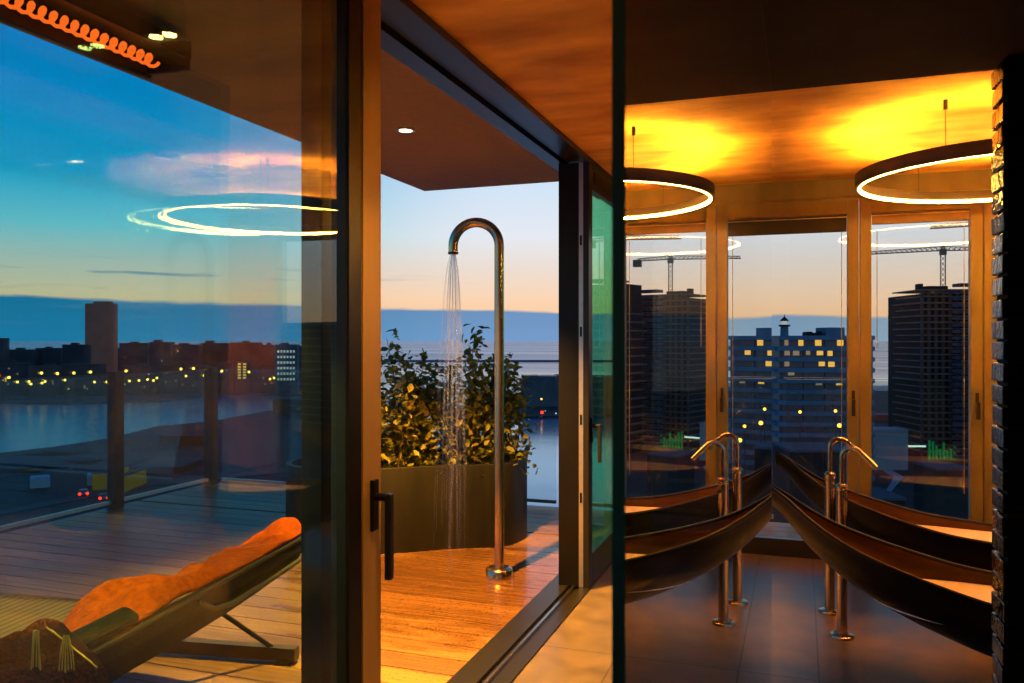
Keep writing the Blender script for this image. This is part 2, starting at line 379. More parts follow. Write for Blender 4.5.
# ------------------------------------------------------------------ camera (eye 1.5 m, looking 19.35 deg left of +Y)
YAW = math.radians(19.35); SY, CY = math.sin(YAW), math.cos(YAW)
F = 820.
cam = bpy.data.cameras.new('camera'); co = bpy.data.objects.new('camera', cam); COL.objects.link(co)
co.location = (0, 0, 1.5); co.rotation_euler = (PI/2, 0, YAW); cam.shift_y = -1.5/1024
cam.sensor_width = 36; cam.lens = F/1024*36; cam.clip_start = .03; cam.clip_end = 60000
cam.dof.use_dof = True; cam.dof.focus_distance = 6; cam.dof.aperture_fstop = 13
scn.camera = co
def P(px, d, z=0.):
    """world point at distance d along the view axis on bearing px, height z"""
    xc = (px-512)/F*d
    return Vector((-SY*d+CY*xc, CY*d+SY*xc, z))
GZ = -42.
def G(px, py):
    return P(px, F*(1.5-GZ)/(py-340), GZ)

# ------------------------------------------------------------------ room shell
HC = 2.6      # ceiling height
GX = -.091     # plane of the glass partition
SOF = 2.35
XR = 2.75; YB = 6.0; XA = -1.19
struct('floor', bx(XA, XR, -3, YB+.1, -.12, 0), 'floor', 'tan stone tile floor of the bathing room', 'floor')
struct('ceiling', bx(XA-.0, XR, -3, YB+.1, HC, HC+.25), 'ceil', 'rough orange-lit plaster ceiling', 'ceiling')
struct('trim_1', bx(GX, XR, -3, 2.94, SOF, HC-.002), 'soffit', 'dark lowered ceiling soffit at the upper right', 'soffit')
struct('wall_back', bx(XA, XR, -3.12, -3, -.12, HC+.25), 'soffit', 'brown wall behind the camera', 'wall')
struct('wall_right', bx(XR, XR+.15, -3.12, YB+.1, -.12, HC+.25), 'wallbrown', 'brown wall at the far right end of the baths', 'wall')
# glazed brick pier: real bricks slightly out of true
mb = MB(); ch = .0652; n = int(SOF/ch)
for k in range(n):
    z0 = k*ch+.004; z1 = z0+ch-.010
    x = .57; first = True
    while x < XR-.05:
        w = .215 if not (first and k % 2) else .10
        x1 = min(x+w-.008, XR-.01)
        c = Vector(((x+x1)/2, 2.865, (z0+z1)/2))
        mt = Matrix.Translation(c) @ Matrix.Rotation(R.uniform(-.03,.03), 4, 'Z') @ Matrix.Rotation(R.uniform(-.035,.035), 4, 'Y')
        hx = (x1-x)/2
        mb.box(-hx, hx, -.075, .075, -(z1-z0)/2, (z1-z0)/2, mt)
        x += w; first = False
br = struct('wall_middle', mb, 'brick', 'pier of glossy black glazed bricks at the right edge', 'brick wall', bevel=.004)
bx(.585, XR, 2.80, 2.93, 0, SOF).build('mortar', 'mortar', br)

# ------------------------------------------------------------------ sliding facade (plane X=-1.19 .. -1.45)
struct('trim_2', MB().box(-1.45, -1.36, -3, 6.1, HC-.03, HC+.25).box(-1.345,-1.275,-3,6.1,HC-.012,HC+.25).box(-1.26,-1.19,-3,6.1,HC-.03,HC+.25).box(-1.36,-1.26,-3,6.1,HC+.01,HC+.25),
       'darkframe', 'dark grooved header track above the sliding doors', 'door header')
sill = struct('trim_3', MB().box(-1.45, -1.325, -3, 6.1, -.12, .012).box(-1.325, -1.25, -3, 6.1, -.12, -.006).box(-1.25,-1.19,-3,6.1,-.12,.010),
       'darkframe', 'dark floor sill of the sliding doors', 'door sill')
MB().box(-1.298, -1.286, -3, 6.1, -.01, .012).build('track', 'rail', sill)['label'] = 'bright steel running track'

def leaf(name, x0, x1, y0, y1, stile2, zb, zt, glassmat, label, left_out=False):
    r = empty(name, ((x0+x1)/2, y0, 0), label, 'glass door', kind='structure')
    xm = (x0+x1)/2; stile = stile2
    bx(x0, x1, y0, y0+stile, .014, HC-.032).build('stile', 'darkframe', r, bevel=.003)
    bx(x0, x1, y1-stile, y1, .014, HC-.032).build('stile', 'darkframe', r, bevel=.003)
    bx(x0, x1, y0+stile, y1-stile, .014, zb).build('rail', 'darkframe', r)
    bx(x0, x1, y0+stile, y1-stile, zt, HC-.032).build('rail', 'darkframe', r)
    bx(xm-.012, xm+.012, y0+stile-.004, y1-stile+.004, zb-.004, zt+.004).build('pane', glassmat, r)
    return r
def lever(parent, x, y, z, dy, length=.24):
    """lift-and-slide lever: plate, arm, hanging grip"""
    hd = MB().box(x, x+.012, y-.018, y+.018, z-.10, z+.05).build('handle', 'blackframe', parent, bevel=.003)
    MB().tube([(x+.01,y,z),(x+.05,y,z)], .012).build('spindle', 'blackframe', hd)
    MB().tube([(x+.055,y,z),(x+.055,y+dy*.01,z)] , .013).build('hub', 'blackframe', hd) if False else None
    g = MB().box(x+.044, x+.064, y-.012, y+.014, z-length, z+.012).build('grip', 'darkframe', hd, bevel=.004)
    return hd
# inner leaf of the open door: glass reaches to the dark gasket, lit cover strip, handle
d1 = leaf('door_1', -1.245, -1.195, -.6, 2.19, .183, .10, 2.5, 'leafglass', 'tinted glass sliding door leaf pushed to the left of the opening')
bx(-1.196, -1.186, 2.085, 2.19, .014, HC-.032).build('cover_strip', 'litframe', d1)['label'] = 'bronze strip coloured as if lit orange'
bx(-1.196, -1.188, 2.010, 2.078, .014, HC-.032).build('gasket', 'blackframe', d1)['label'] = 'black glossy gasket band'
lever(d1, -1.186, 2.14, 1.04, 1)
d2 = leaf('door_2', -1.385, -1.315, -.6, 2.19, .12, .10, 2.5, 'leafglass_b', 'outer glass sliding door leaf parked behind the first leaf')
for c_ in d2.children:
    if c_.name.startswith('stile'): c_.data.materials[0] = M['blackframe']
d3 = leaf('door_3', -1.385, -1.315, -3., -.6, .12, .10, 2.5, 'leafglass', 'fixed glass panel beyond the left picture edge')
# right hand side of the opening
struct('trim_4', bx(-1.385, -1.258, 4.80, 4.95, .012, HC-.03), 'blackframe', 'black outer jamb post right of the opening', 'door jamb')
d4 = leaf('door_4', -1.230, -1.195, 4.79, 6.0, .095, .20, 2.42, 'greenglass', 'green tinted glass door right of the shower')
ls = MB().box(-1.257, -1.231, 4.795, 4.82, .012, HC-.03).build('lock_strip', 'alu', d4); ls['label'] = 'pale metal lock strip with slots'
for z in (.55, 1.02, 1.55, 2.1): MB().box(-1.250,-1.238,4.791,4.797,z-.03,z+.03).build('lock_slot', 'blackframe', ls)
bx(-1.196,-1.19,4.92,5.80,2.46,2.53).build('vent_slot','blackframe', d4)
lever(d4, -1.195, 4.845, .98, 1, .22)

# overhang of the terrace with downlights and heater
struct('trim_5', MB().prism([(-1.45,-3),(-1.45,5.5),(-2.63,5.53),(-2.63,-3)], HC+.005, HC+.30), 'overhang', 'plastered roof overhang above the terrace', 'roof overhang')
def downlight(x, y, z, label):
    r = empty('downlight', (x,y,z), label, 'downlight', 'recessed downlights in the overhang')
    MB().lathe([(.034,-.004),(.050,-.004),(.050,.004),(.034,.004),(.034,-.004)], (x,y,z), cap=False).build('trim_ring', 'alu', r)
    MB().lathe([(.001,-.001),(.032,-.002),(.032,.003),(.001,.003)], (x,y,z)).build('bulb', 'lamp', r)
    return r
downlight(-1.95, 3.87, HC, 'small round downlight glowing in the terrace overhang seen through the open door')
downlight(-1.75, 1.25, HC, 'unseen round downlight placed in the overhang to light the lounger')
def spot(name, loc, aim, energy, col, size, blend=.4, rad=.03):
    l = bpy.data.lights.new(name, 'SPOT'); l.energy = energy; l.color = col; l.spot_size = math.radians(size); l.spot_blend = blend; l.shadow_soft_size = rad
    o = bpy.data.objects.new(name, l); COL.objects.link(o); o.location = loc
    d = Vector(aim)-Vector(loc); o.rotation_euler = d.to_track_quat('-Z', 'Y').to_euler(); return o
spot('downlight_lamp', (-1.95,3.87,HC-.02), (-2.02,4.35,0), 1500, (1,.45,.05), 82, .6)
spot('lounger_lamp', (-1.75,1.25,HC-.02), (-2.35,1.70,0), 470, (1,.70,.03), 84, .15)  # lamp placed to light the lounger and nearby deck, fixture unseen

hr = empty('patio_heater', (-2.25,1.4,2.47), 'long infrared terrace heater with glowing orange coil under the overhang', 'heater')
MB().box(-2.26,-2.07,.2,2.40,2.53,2.57).box(-2.265,-2.245,.2,2.40,2.46,2.57).box(-2.085,-2.065,.2,2.40,2.51,2.57).box(-2.26,-2.07,2.38,2.40,2.47,2.57).build('housing','heater',hr)
for yy in (.5,2.0): bx(-2.20,-2.12,yy,yy+.06,2.57,2.606).build('bracket','heater',hr)
pts = [(-2.165+.020*math.cos(t*.628), .3+2.03*t/520., 2.488+.018*math.sin(t*.628)) for t in range(521)]
MB().tube(pts, .0065, 6).build('coil','coil',hr)['label'] = 'glowing orange heating coil'

# ------------------------------------------------------------------ window wall (plane Y=6.0)
struct('trim_6', MB().box(XA, XR, YB-.0, YB+.10, 2.452, HC).box(XA,XR,YB-.012,YB+.0,2.47,2.50), 'wallb', 'bronze header above the row of windows', 'window header')
posts = [-1.098, -.361, .377, 1.115, 1.853, 2.591]
wl = ['bronze framed window behind the glass partition, leftmost of the row', 'bronze framed middle window looking onto the lit white apartment block',
      'bronze framed window looking onto the dark unfinished tower', 'bronze framed window hidden behind the brick pier', 'bronze framed window at the far right end']
for i in range(4):
    a, b = posts[i]+.003, posts[i+1]-.003
    w = empty('window_%d' % (i+1), ((a+b)/2, YB, 0), wl[i], 'window', kind='structure')
    st = .072; y0, y1 = YB-.02, YB+.06
    for (xa, xb) in ((a, a+st), (b-st, b)): bx(xa, xb, y0, y1, .0, 2.45).build('stile', 'wallb', w, bevel=.004)
    bx(a+st, b-st, y0, y1, 0, .12).build('rail', 'darkrail', w, bevel=.003)
    bx(a+st, b-st, y0, y1, 2.35, 2.45).build('rail', 'wallb', w, bevel=.003)
    bx(a+st-.004, b-st+.004, YB+.018, YB+.026, .116, 2.354).build('pane', 'winglass', w)
    h = bx(b-.045, b-.025, y0-.012, y0, 1.03, 1.16).build('handle', 'darkframe', w)
    MB().box(b-.047, b-.023, y0-.045, y0-.03, .99, 1.10).box(b-.041,b-.029,y0-.03,y0-.012,1.08,1.10).build('grip', 'darkframe', h, bevel=.003)
    # roller blind, rolled up
    lab = ['rolled up blind in the window behind the glass partition', 'rolled up dark blind at the top of the middle window', 'rolled up blind coloured as lit above the unfinished tower view',
           'rolled up blind in the window hidden behind the brick pier', 'rolled up blind in the far right window'][i]
    if i > 2: continue
    rb = empty('roller_blind', ((a+b)/2, YB-.01, 2.3), lab, 'blind', 'roller blinds on the windows')
    hh = (.07, .11, .07)[i]
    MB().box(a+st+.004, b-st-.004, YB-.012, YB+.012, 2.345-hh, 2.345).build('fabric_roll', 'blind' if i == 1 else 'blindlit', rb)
    MB().box(a+st+.004, b-st-.004, YB-.016, YB-.010, 2.33, 2.337).build('head_rail', 'cord', rb)
    for q, xx in enumerate((a+st+.035, b-st-.035)):
        MB().tube([(xx, YB-.008, 2.24), (xx, YB-.008, 1.45 if q == 0 else .5)], .0022, 6).build('cord', 'cord', rb)
struct('wall_left', bx(-1.24, posts[0]+.001, YB+.001, YB+.11, -.12, HC+.25), 'wallb', 'narrow bronze corner post between sliding doors and window row', 'corner post')
struct('wall_far', bx(posts[4], XR, YB-.02, YB+.10, 0, 2.452), 'wallbrown', 'red brown wall at the end of the window row', 'wall')

# ------------------------------------------------------------------ glass partition
gp = empty('glass_partition', (GX, 1.7, 0), 'frameless clear glass shower screen mirroring the baths, beside the camera', 'glass screen', kind='structure')
o = bx(GX-.0075, GX, .448, 2.93, .004, SOF-.002).build('pane', 'partclear', gp)
o.data.materials.append(M['partglass']); o.data.materials.append(M['glassedge'])
for p in o.data.polygons:
    if p.normal.x > .9: p.material_index = 1
    elif p.normal.y < -.9: p.material_index = 2
MB().box(GX-.013, GX+.005, .452, .466, 2.02, 2.06).build('clamp', 'glassedge', gp)

# ------------------------------------------------------------------ ring lamp
def ring_lamp(cx, cy, z, r, label, wires=True):
    g = empty('ring_pendant_lamp', (cx,cy,z), label, 'pendant lamp')
    seg = 96; h = .055
    def ring(r0, r1, z0, z1, name, mat, parent):
        b = MB(); vs = []; fs = []
        for k in range(seg):
            a = 2*PI*k/seg; c, s_ = math.cos(a), math.sin(a)
            for (rr, zz) in ((r0,z0),(r1,z0),(r1,z1),(r0,z1)): vs.append((cx+rr*c, cy+rr*s_, z+zz))
        for k in range(seg):
            k2 = (k+1) % seg
            for q in range(4):
                q2 = (q+1) % 4; fs.append((k*4+q, k2*4+q, k2*4+q2, k*4+q2))
        b.add(vs, fs); return b.build(name, mat, parent)
    ring(r-.022, r, -.028, .03, 'ring_body', 'ledbody', g)
    ring(r-.027, r-.0225, -.030, -.014, 'led_strip', 'led', g)['label'] = 'bright warm led strip'
    ring(r-.021, r-.017, -.0300, -.0285, 'led_strip', 'led', g)
    ring(r-.019, r-.003, .031, .033, 'led_strip', 'ledup', g)  # unseen upward strip added to brighten the ceiling
    ring(r-.022, r-.0195, .029, .039, 'channel_lip', 'ledbody', g); ring(r-.0025, r, .029, .039, 'channel_lip', 'ledbody', g)  # lips added to keep the upward strip out of view
    if wires:
        for k in range(3):
            a = 2*PI*k/3+math.radians(-122)
            x, y = cx+(r-.01)*math.cos(a), cy+(r-.01)*math.sin(a)
            sw = MB().tube([(x,y,z+.03),(x,y,HC-.03)], .0015, 6).build('suspension_wire','wire',g)
            MB().lathe([(.010,-.045),(.010,0)], (x,y,HC), 12).build('ceiling_cap','wire',sw)
    return g
ring_lamp(1.01, 4.81, 2.35, .73, 'large round ring pendant lamp with warm led band above the baths')
# small corridor spotlight pair just inside the sliding doors
def ceiling_spot(x, y, label):
    r = empty('ceiling_spotlight', (x,y,HC), label, 'spotlight', 'spotlights over the walkway')
    MB().lathe([(.04,-.02),(.04,0)], (x,y,HC), 20).build('ceiling_plate','ledbody',r)
    MB().tube([(x,y,HC-.02),(x,y,HC-.16)], .008).build('stem','ledbody',r)
    MB().lathe([(.036,-.25),(.042,-.25),(.042,-.15),(.036,-.15),(.036,-.25)], (x,y,HC), 20, cap=False).build('housing','ledbody',r)
    MB().lathe([(.001,-.246),(.018,-.247),(.018,-.240),(.001,-.240)], (x,y,HC), 20).build('bulb','lamp2',r)
ceiling_spot(-.75, 1.85, 'ceiling spotlight over the walkway, reflected as a bright spark in the left pane')
ceiling_spot(-.62, .35, 'ceiling spotlight over the walkway behind the camera')
spot('walkway_lamp', (-.75,1.85,HC-.27), (-.66,2.0,0), 60, (1,.44,.06), 110, .8)
spot('walkway_lamp', (-.62,.35,HC-.27), (-.62,.6,0), 40, (1,.44,.06), 110, .8)

# ------------------------------------------------------------------ hammock baths
BX = [(-.13,.835,.115,.775),(-.06,.765,.17,.66),(.03,.70,.235,.555),(.18,.615,.305,.435),(.42,.54,.355,.31),(.70,.475,.38,.215),(1.2,.44,.39,.14),
      (1.7,.505,.375,.215),(1.98,.55,.35,.31),(2.22,.615,.305,.435),(2.37,.70,.235,.555),(2.46,.765,.17,.66),(2.53,.835,.115,.775)]
def bath_at(x):
    for a, b in zip(BX[:-1], BX[1:]):
        if a[0] <= x <= b[0]:
            t = (x-a[0])/(b[0]-a[0]); return [a[k]+(b[k]-a[k])*t for k in range(4)]
    return list(BX[-1] if x > 1 else BX[0])
def smooth_bath(x):
    s = [bath_at(max(-.13, min(2.53, x+dx))) for dx in (-.09,-.045,0,.045,.09)]
    r = [sum(q[k] for q in s)/5 for k in range(4)]; r[0] = x; return r
def skew(x): return -.22*(x+.02) if x < 1.2 else -.22*1.22+.10*(x-1.2)
def make_bath(cy, label, level):
    g = empty('hammock_bath', (1.2,cy-.27,0), label, 'bathtub', 'pair of hammock shaped baths')
    nx, ny = 72, 20
    def hull(off):
        def fn(u, v):
            x = -.13+2.66*u; _, zr, hw, zb = smooth_bath(x)
            a = PI*v
            y = -(hw-off)*math.cos(a); dep = math.sin(a)**.75
            z = zr-(zr-zb-off)*dep + .02*math.cos(a)
            return (x, cy+y+skew(x), z)
        return fn
    b = MB().grid(hull(0), nx, ny); b.build('outer_hull', 'bath', g)
    MB().grid(hull(.014), nx, ny).build('inner_shell', 'bathin', g)
    # rim: thin rolled edge all the way round
    rim = []
    for i in range(nx+1): rim.append(hull(.007)(i/nx, 0))
    end = [hull(.007)(1, v/ny) for v in range(1, ny)]
    back = [hull(.007)(i/nx, 1) for i in range(nx, -1, -1)]
    st = [hull(.007)(0, v/ny) for v in range(ny-1, 0, -1)]
    loop = rim+end+back+st+[rim[0]]
    MB().tube(loop, .010, 8, cap=False).build('rim', 'bath', g)
    # bath milk: the flat liquid surface inside the hull
    up, lo = [], []
    for i in range(61):
        x = .30+1.8*i/60; _, zr, hw, zb = smooth_bath(x)
        if zb+.02 >= level: continue
        s = min(1., (zr-level)/(zr-zb-.014)); a = math.asin(min(1, s**(1/.75))); y = (hw-.02)*math.cos(a)
        up.append((x, cy+y+skew(x))); lo.append((x, cy-y+skew(x)))
    MB().prism(lo+up[::-1], level-.01, level).build('bath_water', 'foam', g)['label'] = 'milky water lit orange'
    MB().prism([(1.2+.3*math.cos(t*PI/8), cy-.268+.17*math.sin(t*PI/8)) for t in range(16)], 0, .165).build('plinth', 'bath', g)
    return g
make_bath(4.02, 'dark lacquered hammock bath nearest the camera, filled with milky water', .395)
make_bath(5.24, 'dark lacquered hammock bath behind the first, beside the window row', .395)

def make_tap(x, y, dirx, label):
    g = empty('bath_tap', (x,y,0), label, 'tap', 'floor standing bath taps')
    MB().lathe([(.060,0),(.060,.012),(.054,.016),(.030,.018)], (x,y,0)).build('base_plate','copper',g)
    MB().tube([(x,y,.015),(x,y,.74)], .026, 20).build('column','copper',g)
    cl = MB().lathe([(.026,.74),(.030,.742),(.030,.765),(.016,.775)], (x,y,0)).build('collar','copper',g)
    d = Vector((dirx[0],dirx[1],0)).normalized(); pts = [Vector((x,y,.76)), Vector((x,y,.90))]
    r = .052
    for k in range(1, 11):
        a = math.radians(140)*k/10; pts.append(Vector((x,y,.905))+d*(r-r*math.cos(a))+Vector((0,0,r*math.sin(a))))
    e = (pts[-1]-pts[-2]).normalized(); pts.append(pts[-1]+e*.10)
    MB().tube(pts, .0135, 14).build('spout','copper',g)
    MB().tube([(x,y,.70),(x+.02,y-.055,.705)], .008, 10).build('lever','copper',cl)
make_tap(.20, 4.46, (.93,-.35), 'floor standing copper bath tap nearer the camera, spout bent to the right')
make_tap(.155, 4.84, (.93,.1), 'floor standing copper bath tap further back beside the rear bath')

# ------------------------------------------------------------------ terrace deck
mb = MB(); y = -3.
DX0, DY1 = -5.85, 7.10
while y < DY1-.01:
    y1 = min(y+BOARD-.007, DY1)
    mb.box(DX0, -1.452 if y < 6.1 else 3.6, y, y1, -.045, -.004); y += BOARD
    if y < 6.1 < y+BOARD: y = 6.105
struct('floor_deck', mb, 'deck', 'timber board terrace deck', 'deck')
struct('floor_base', MB().box(DX0, -1.45, -3, DY1, -.35, -.05).box(-1.45,3.6,6.12,DY1,-.35,-.05), 'mortar', 'dark substructure below the deck boards', 'deck base')
# railings
def railing(a, b, nposts, label, posts=True, skip_first=False):
    a, b = Vector(a), Vector(b); g = empty('glass_railing', a, label, 'railing')
    d = (b-a)/nposts
    for i in range(nposts):
        p, q = a+d*i, a+d*(i+1)
        if posts and not (skip_first and i == 0):
            c = q if skip_first else p
        t = d.normalized()
        MB().bar(p+t*.05+Vector((0,0,.62)), q-t*.05+Vector((0,0,.62)), .012, 1.12).build('glass_panel','railglass',g)
        MB().bar(p+t*.05+Vector((0,0,.055)), q-t*.05+Vector((0,0,.055)), .03, .03).build('bottom_rail','alu',g)
        MB().bar(p+t*.03+Vector((0,0,1.19)), q-t*.03+Vector((0,0,1.19)), .02, .012).build('top_edge','railglass' if not posts else 'railmetal',g)
    if posts:
        for i in range(nposts+1):
            p = a+d*i; MB().box(p.x-.05,p.x+.05,p.y-.05,p.y+.05,-.02,1.22).build('post','railmetal',g,bevel=.004)
    return g
railing((-5.79,.72,0),(-5.79,7.02,0), 5, 'glass terrace railing with dark square posts on the river side')
railing((-5.71,7.04,0),(3.55,7.04,0), 5, 'frameless glass terrace railing facing the sea', posts=False)

# ------------------------------------------------------------------ shower
sx, sy = -1.80, 4.88
g = empty('outdoor_shower', (sx,sy,0), 'tall hooked steel outdoor shower standing on the deck in the doorway', 'shower')
MB().lathe([(.085,-.004),(.085,.05),(.075,.058),(.032,.06)], (sx,sy,0)).build('base_collar','steel',g)
r = .148; d = Vector((-.97,-.22,0)).normalized(); top = 2.10
pts = [Vector((sx,sy,.05)), Vector((sx,sy,1.0)), Vector((sx,sy,top))]
for k in range(1, 21):
    a = PI*k/20; pts.append(Vector((sx,sy,top))+d*(r-r*math.cos(a))+Vector((0,0,r*math.sin(a))))
pts.append(pts[-1]+Vector((0,0,-.04)))
sp_ = MB().tube(pts, .031, 24).build('pole','steel',g)
noz = pts[-1]
MB().lathe([(.001,-.012),(.033,-.012),(.034,0),(.001,0)], tuple(noz), 20).build('nozzle','darkframe',sp_)
mb = MB()
for k in range(64):
    a = R.uniform(0, 2*PI); q = R.random()**.5; vx = .115*q*math.cos(a)-.012; vy = .11*q*math.sin(a)
    p = []; ln = R.uniform(.5, 1.)
    for i in range(11):
        t = i/10*ln; p.append((noz.x+.02*q*math.cos(a)+vx*t**.6, noz.y+.02*q*math.sin(a)+vy*t**.6, noz.z-.012-2.05*t*t*.35-2.05*t*.62))
    mb.tube(p, [.0012+.0008*R.random()]*11, 5, cap=False)
for k in range(10):
    a = R.uniform(0, 2*PI); q = .025*R.random()
    mb.tube([(noz.x-.03*i/8+q*math.cos(a), noz.y+q*math.sin(a), noz.z-.012-(noz.z-.02)*i/8) for i in range(9)], .0010, 5, cap=False)
tag(mb.build('water_spray','spray'), 'thin spray of water falling from the shower head', 'water', kind='stuff')

# ------------------------------------------------------------------ planter with shrubs
ctrl = [(-1.97,5.80),(-2.05,5.60),(-2.37,5.42),(-2.72,5.16),(-3.05,4.98),(-3.42,5.0),(-3.62,5.28),(-3.52,5.78),(-3.1,6.22),(-2.5,6.40),(-2.15,6.28),(-1.99,6.02)]
def catmull(c, sub=6):
    n = len(c); out = []
    for i in range(n):
        p0, p1, p2, p3 = (Vector(c[(i+k-1) % n]) for k in range(4))
        for s in range(sub):
            t = s/sub; out.append(.5*((2*p1)+(p2-p0)*t+(2*p0-5*p1+4*p2-p3)*t*t+(3*p1-p0-3*p2+p3)*t**3))
    return out
outl = catmull(ctrl); cen = sum(outl, Vector((0,0)))/len(outl)
g = empty('curved_planter', (cen.x,cen.y,0), 'large black kidney shaped planter on the deck behind the shower', 'planter')
n = len(outl); inn = []
for i in range(n):
    t = (outl[(i+1) % n]-outl[i-1]).normalized(); nn = Vector((t.y,-t.x))
    if nn.dot(cen-outl[i]) < 0: nn = -nn
    inn.append(outl[i]+nn*.045)
vs = [(p.x,p.y,-.004) for p in outl]+[(p.x,p.y,.60) for p in outl]+[(p.x,p.y,.60) for p in inn]+[(p.x,p.y,.40) for p in inn]
fs = []
for i in range(n):
    j = (i+1) % n
    for k in range(3): fs.append((k*n+i,k*n+j,(k+1)*n+j,(k+1)*n+i))
mb = MB(); mb.add(vs, fs, False); pw = mb.build('planter_wall','planter',g, bevel=.006)
for p in pw.data.polygons: p.use_smooth = abs(p.normal.z) < .5
MB().prism([(p.x,p.y) for p in inn], .38, .50).build('soil','soil',g)

def shrub(x, y, h, rad, nst, nleaf, label, seed, size=.05, lean=0.):
    rr = random.Random(seed)
    g = empty('leafy_shrub', (x,y,.48), label, 'shrub', 'shrubs in the curved planter')
    st, lv = MB(), MB()
    tips = []
    for k in range(nst):
        a = rr.uniform(0, 2*PI); q = rr.random()**.6
        bx_, by_ = x+.12*math.cos(a)*q, y+.12*math.sin(a)*q
        hh = h*rr.uniform(.55, 1.0)*(1.08-.35*q)
        ex, ey = x+rad*q*math.cos(a)+lean, y+rad*q*math.sin(a)
        pts = []
        for i in range(7):
            t = i/6; pts.append(Vector((bx_+(ex-bx_)*t**.75+.03*math.sin(5*t+k), by_+(ey-by_)*t**.75+.03*math.cos(4*t+k), .47+hh*t)))
        st.tube(pts, [.008*(1-.75*i/6) for i in range(7)], 5); tips.append(pts)
    for k in range(nleaf):
        pts = tips[k % nst]; t = rr.random()**.75*5.99; i = int(t); p = pts[i].lerp(pts[i+1], t-i)
        spread = .10*(1-.62*(t/6))
        p = p+Vector((rr.gauss(0,spread), rr.gauss(0,spread), rr.gauss(0,.035)))
        if p.z < .5: p.z = .5+rr.random()*.1
        L_ = size*rr.uniform(.6,1.25); W = L_*.30
        ax = Vector((rr.gauss(0,1), rr.gauss(0,1), rr.gauss(.25,.7))).normalized()
        sd = ax.cross(Vector((rr.gauss(0,.6),rr.gauss(0,.6),1))).normalized(); up = sd.cross(ax)
        v = [p, p+ax*L_*.35+sd*W+up*.1*L_, p+ax*L_*.75+sd*W*.75+up*.08*L_, p+ax*L_-up*.05*L_, p+ax*L_*.75-sd*W*.75+up*.08*L_, p+ax*L_*.35-sd*W+up*.1*L_, p+ax*L_*.5]
        lv.add(v, [(0,1,6),(1,2,6),(2,3,6),(3,4,6),(4,5,6),(5,0,6)], True)
    st.build('stems','stem',g); lv.build('foliage','leaf',g,normals=False)
shrub(-2.80,5.50, 1.14,.34, 20, 2300, 'dense leafy shrub at the left end of the planter, beside the door edge', 1, .072)
shrub(-2.55,5.88, 1.05,.22, 9, 520, 'loose twiggy shrub behind the water spray, second from the left in the planter', 2, .06)
shrub(-2.33,5.74, 1.12,.24, 14, 1500, 'dense green shrub left of the shower pole in the planter', 3, .068)
shrub(-2.12,5.90, 1.14,.11, 9, 800, 'tall narrow shrub right of the shower pole in the planter', 4, .065)
shrub(-3.25,5.45, 1.10,.30, 12, 1000, 'shrub at the far left of the planter, mostly hidden behind the door stile', 5, .07)

# ------------------------------------------------------------------ lounger, towel, fringed throw
A0 = Vector((-1.86,1.70,0)); U = Vector((-.155,.988,0)).normalized(); W = Vector((-.988,-.155,0)).normalized()
WID = 1.42
def LP(u, w, z): return A0+U*u+W*w+Vector((0,0,z))
lg = empty('sun_lounger', LP(WID/2,.9,0), 'wide dark sling sun lounger seen from behind on the deck', 'lounger')
prof = [(0,.62),(.10,.585),(.25,.50),(.42,.40),(.60,.33),(.80,.30),(1.1,.285),(1.6,.29),(1.9,.30)]
hullp = [(-.006,.615),(-.012,.575),(.03,.50),(.18,.425),(.40,.285),(.60,.185),(.85,.15),(1.2,.15),(1.6,.18),(1.9,.295)]
def along(pr, t):
    s = t*(len(pr)-1); i = min(int(s), len(pr)-2); f = s-i
    return pr[i][0]+(pr[i+1][0]-pr[i][0])*f, pr[i][1]+(pr[i+1][1]-pr[i][1])*f
def prof_at(t): return along(prof, t)
def sling(u, v):
    w, z = prof_at(v); return LP(WID*u, w, z)
def under(u, v):
    w, z = along(hullp, v); sag = .02*math.sin(PI*u)*math.sin(PI*v); return LP(WID*u, w-sag, z-sag)
MB().grid(sling, 20, 40).build('ribbed_seat','ribs',lg,solid=.006)['label'] = 'ribbed seat coloured as if lit yellow'
hu = MB().grid(under, 20, 45)
for u in (0, 1):
    n_ = 30; a_ = [sling(u, k/n_) for k in range(n_+1)]; b_ = [under(u, k/n_) for k in range(n_+1)]
    hu.add(a_+b_, [(k, k+1, n_+2+k, n_+1+k) for k in range(n_)])
hu.build('hull','sling',lg)
for u in (0, WID):
    MB().tube([LP(u,*prof_at(k/24)) for k in range(25)], .012, 10).build('side_rail','loungeframe',lg)
MB().tube([LP(-.02,0,.625), LP(WID+.02,0,.625)], .012, 10).build('top_rail','loungeframe',lg)
MB().tube([LP(.60,-.012,.60), LP(.68,-.022,.555), LP(.80,-.025,.535), LP(1.1,-.022,.535), LP(WID,-.02,.545)], .010, 8).build('cross_bar','loungeframe',lg)
ps = MB()
for uu in (.14,): ps.box(-.15,.15,-.035,.035,-.045,.045, Matrix.Translation(LP(uu,.035,.640)) @ Matrix.Rotation(math.atan2(U.y,U.x),4,'Z') @ Matrix.Rotation(.5,4,'X'))
ps.build('head_pad','sling',lg,bevel=.02)['label'] = 'dark padded head cushion'
for u in (.06, 1.60):
    MB().bar(LP(u,.10,.04), LP(u,1.85 if u < 1 else 1.82,.04), .05, .06).build('base_rail','loungeframe',lg)
    MB().bar(LP(u,.12,.004), LP(u,.19,.004), .07, .02).build('foot','darkframe',lg)
    MB().bar(LP(u,1.72,.06), LP(u,1.72,.22), .05, .05).build('leg','loungeframe',lg)
    MB().bar(LP(u,.95,.06), LP(u,.95,.16), .05, .05).build('leg','loungeframe',lg)
    MB().tube([LP(u,.22,.06), LP(u-.20 if u > 1 else u,.40,.30)], .011, 8).build('prop_strut','darkframe',lg)
MB().bar(LP(.06,1.80,.03), LP(1.60,1.80,.03), .05, .05).build('cross_bar','loungeframe',lg)

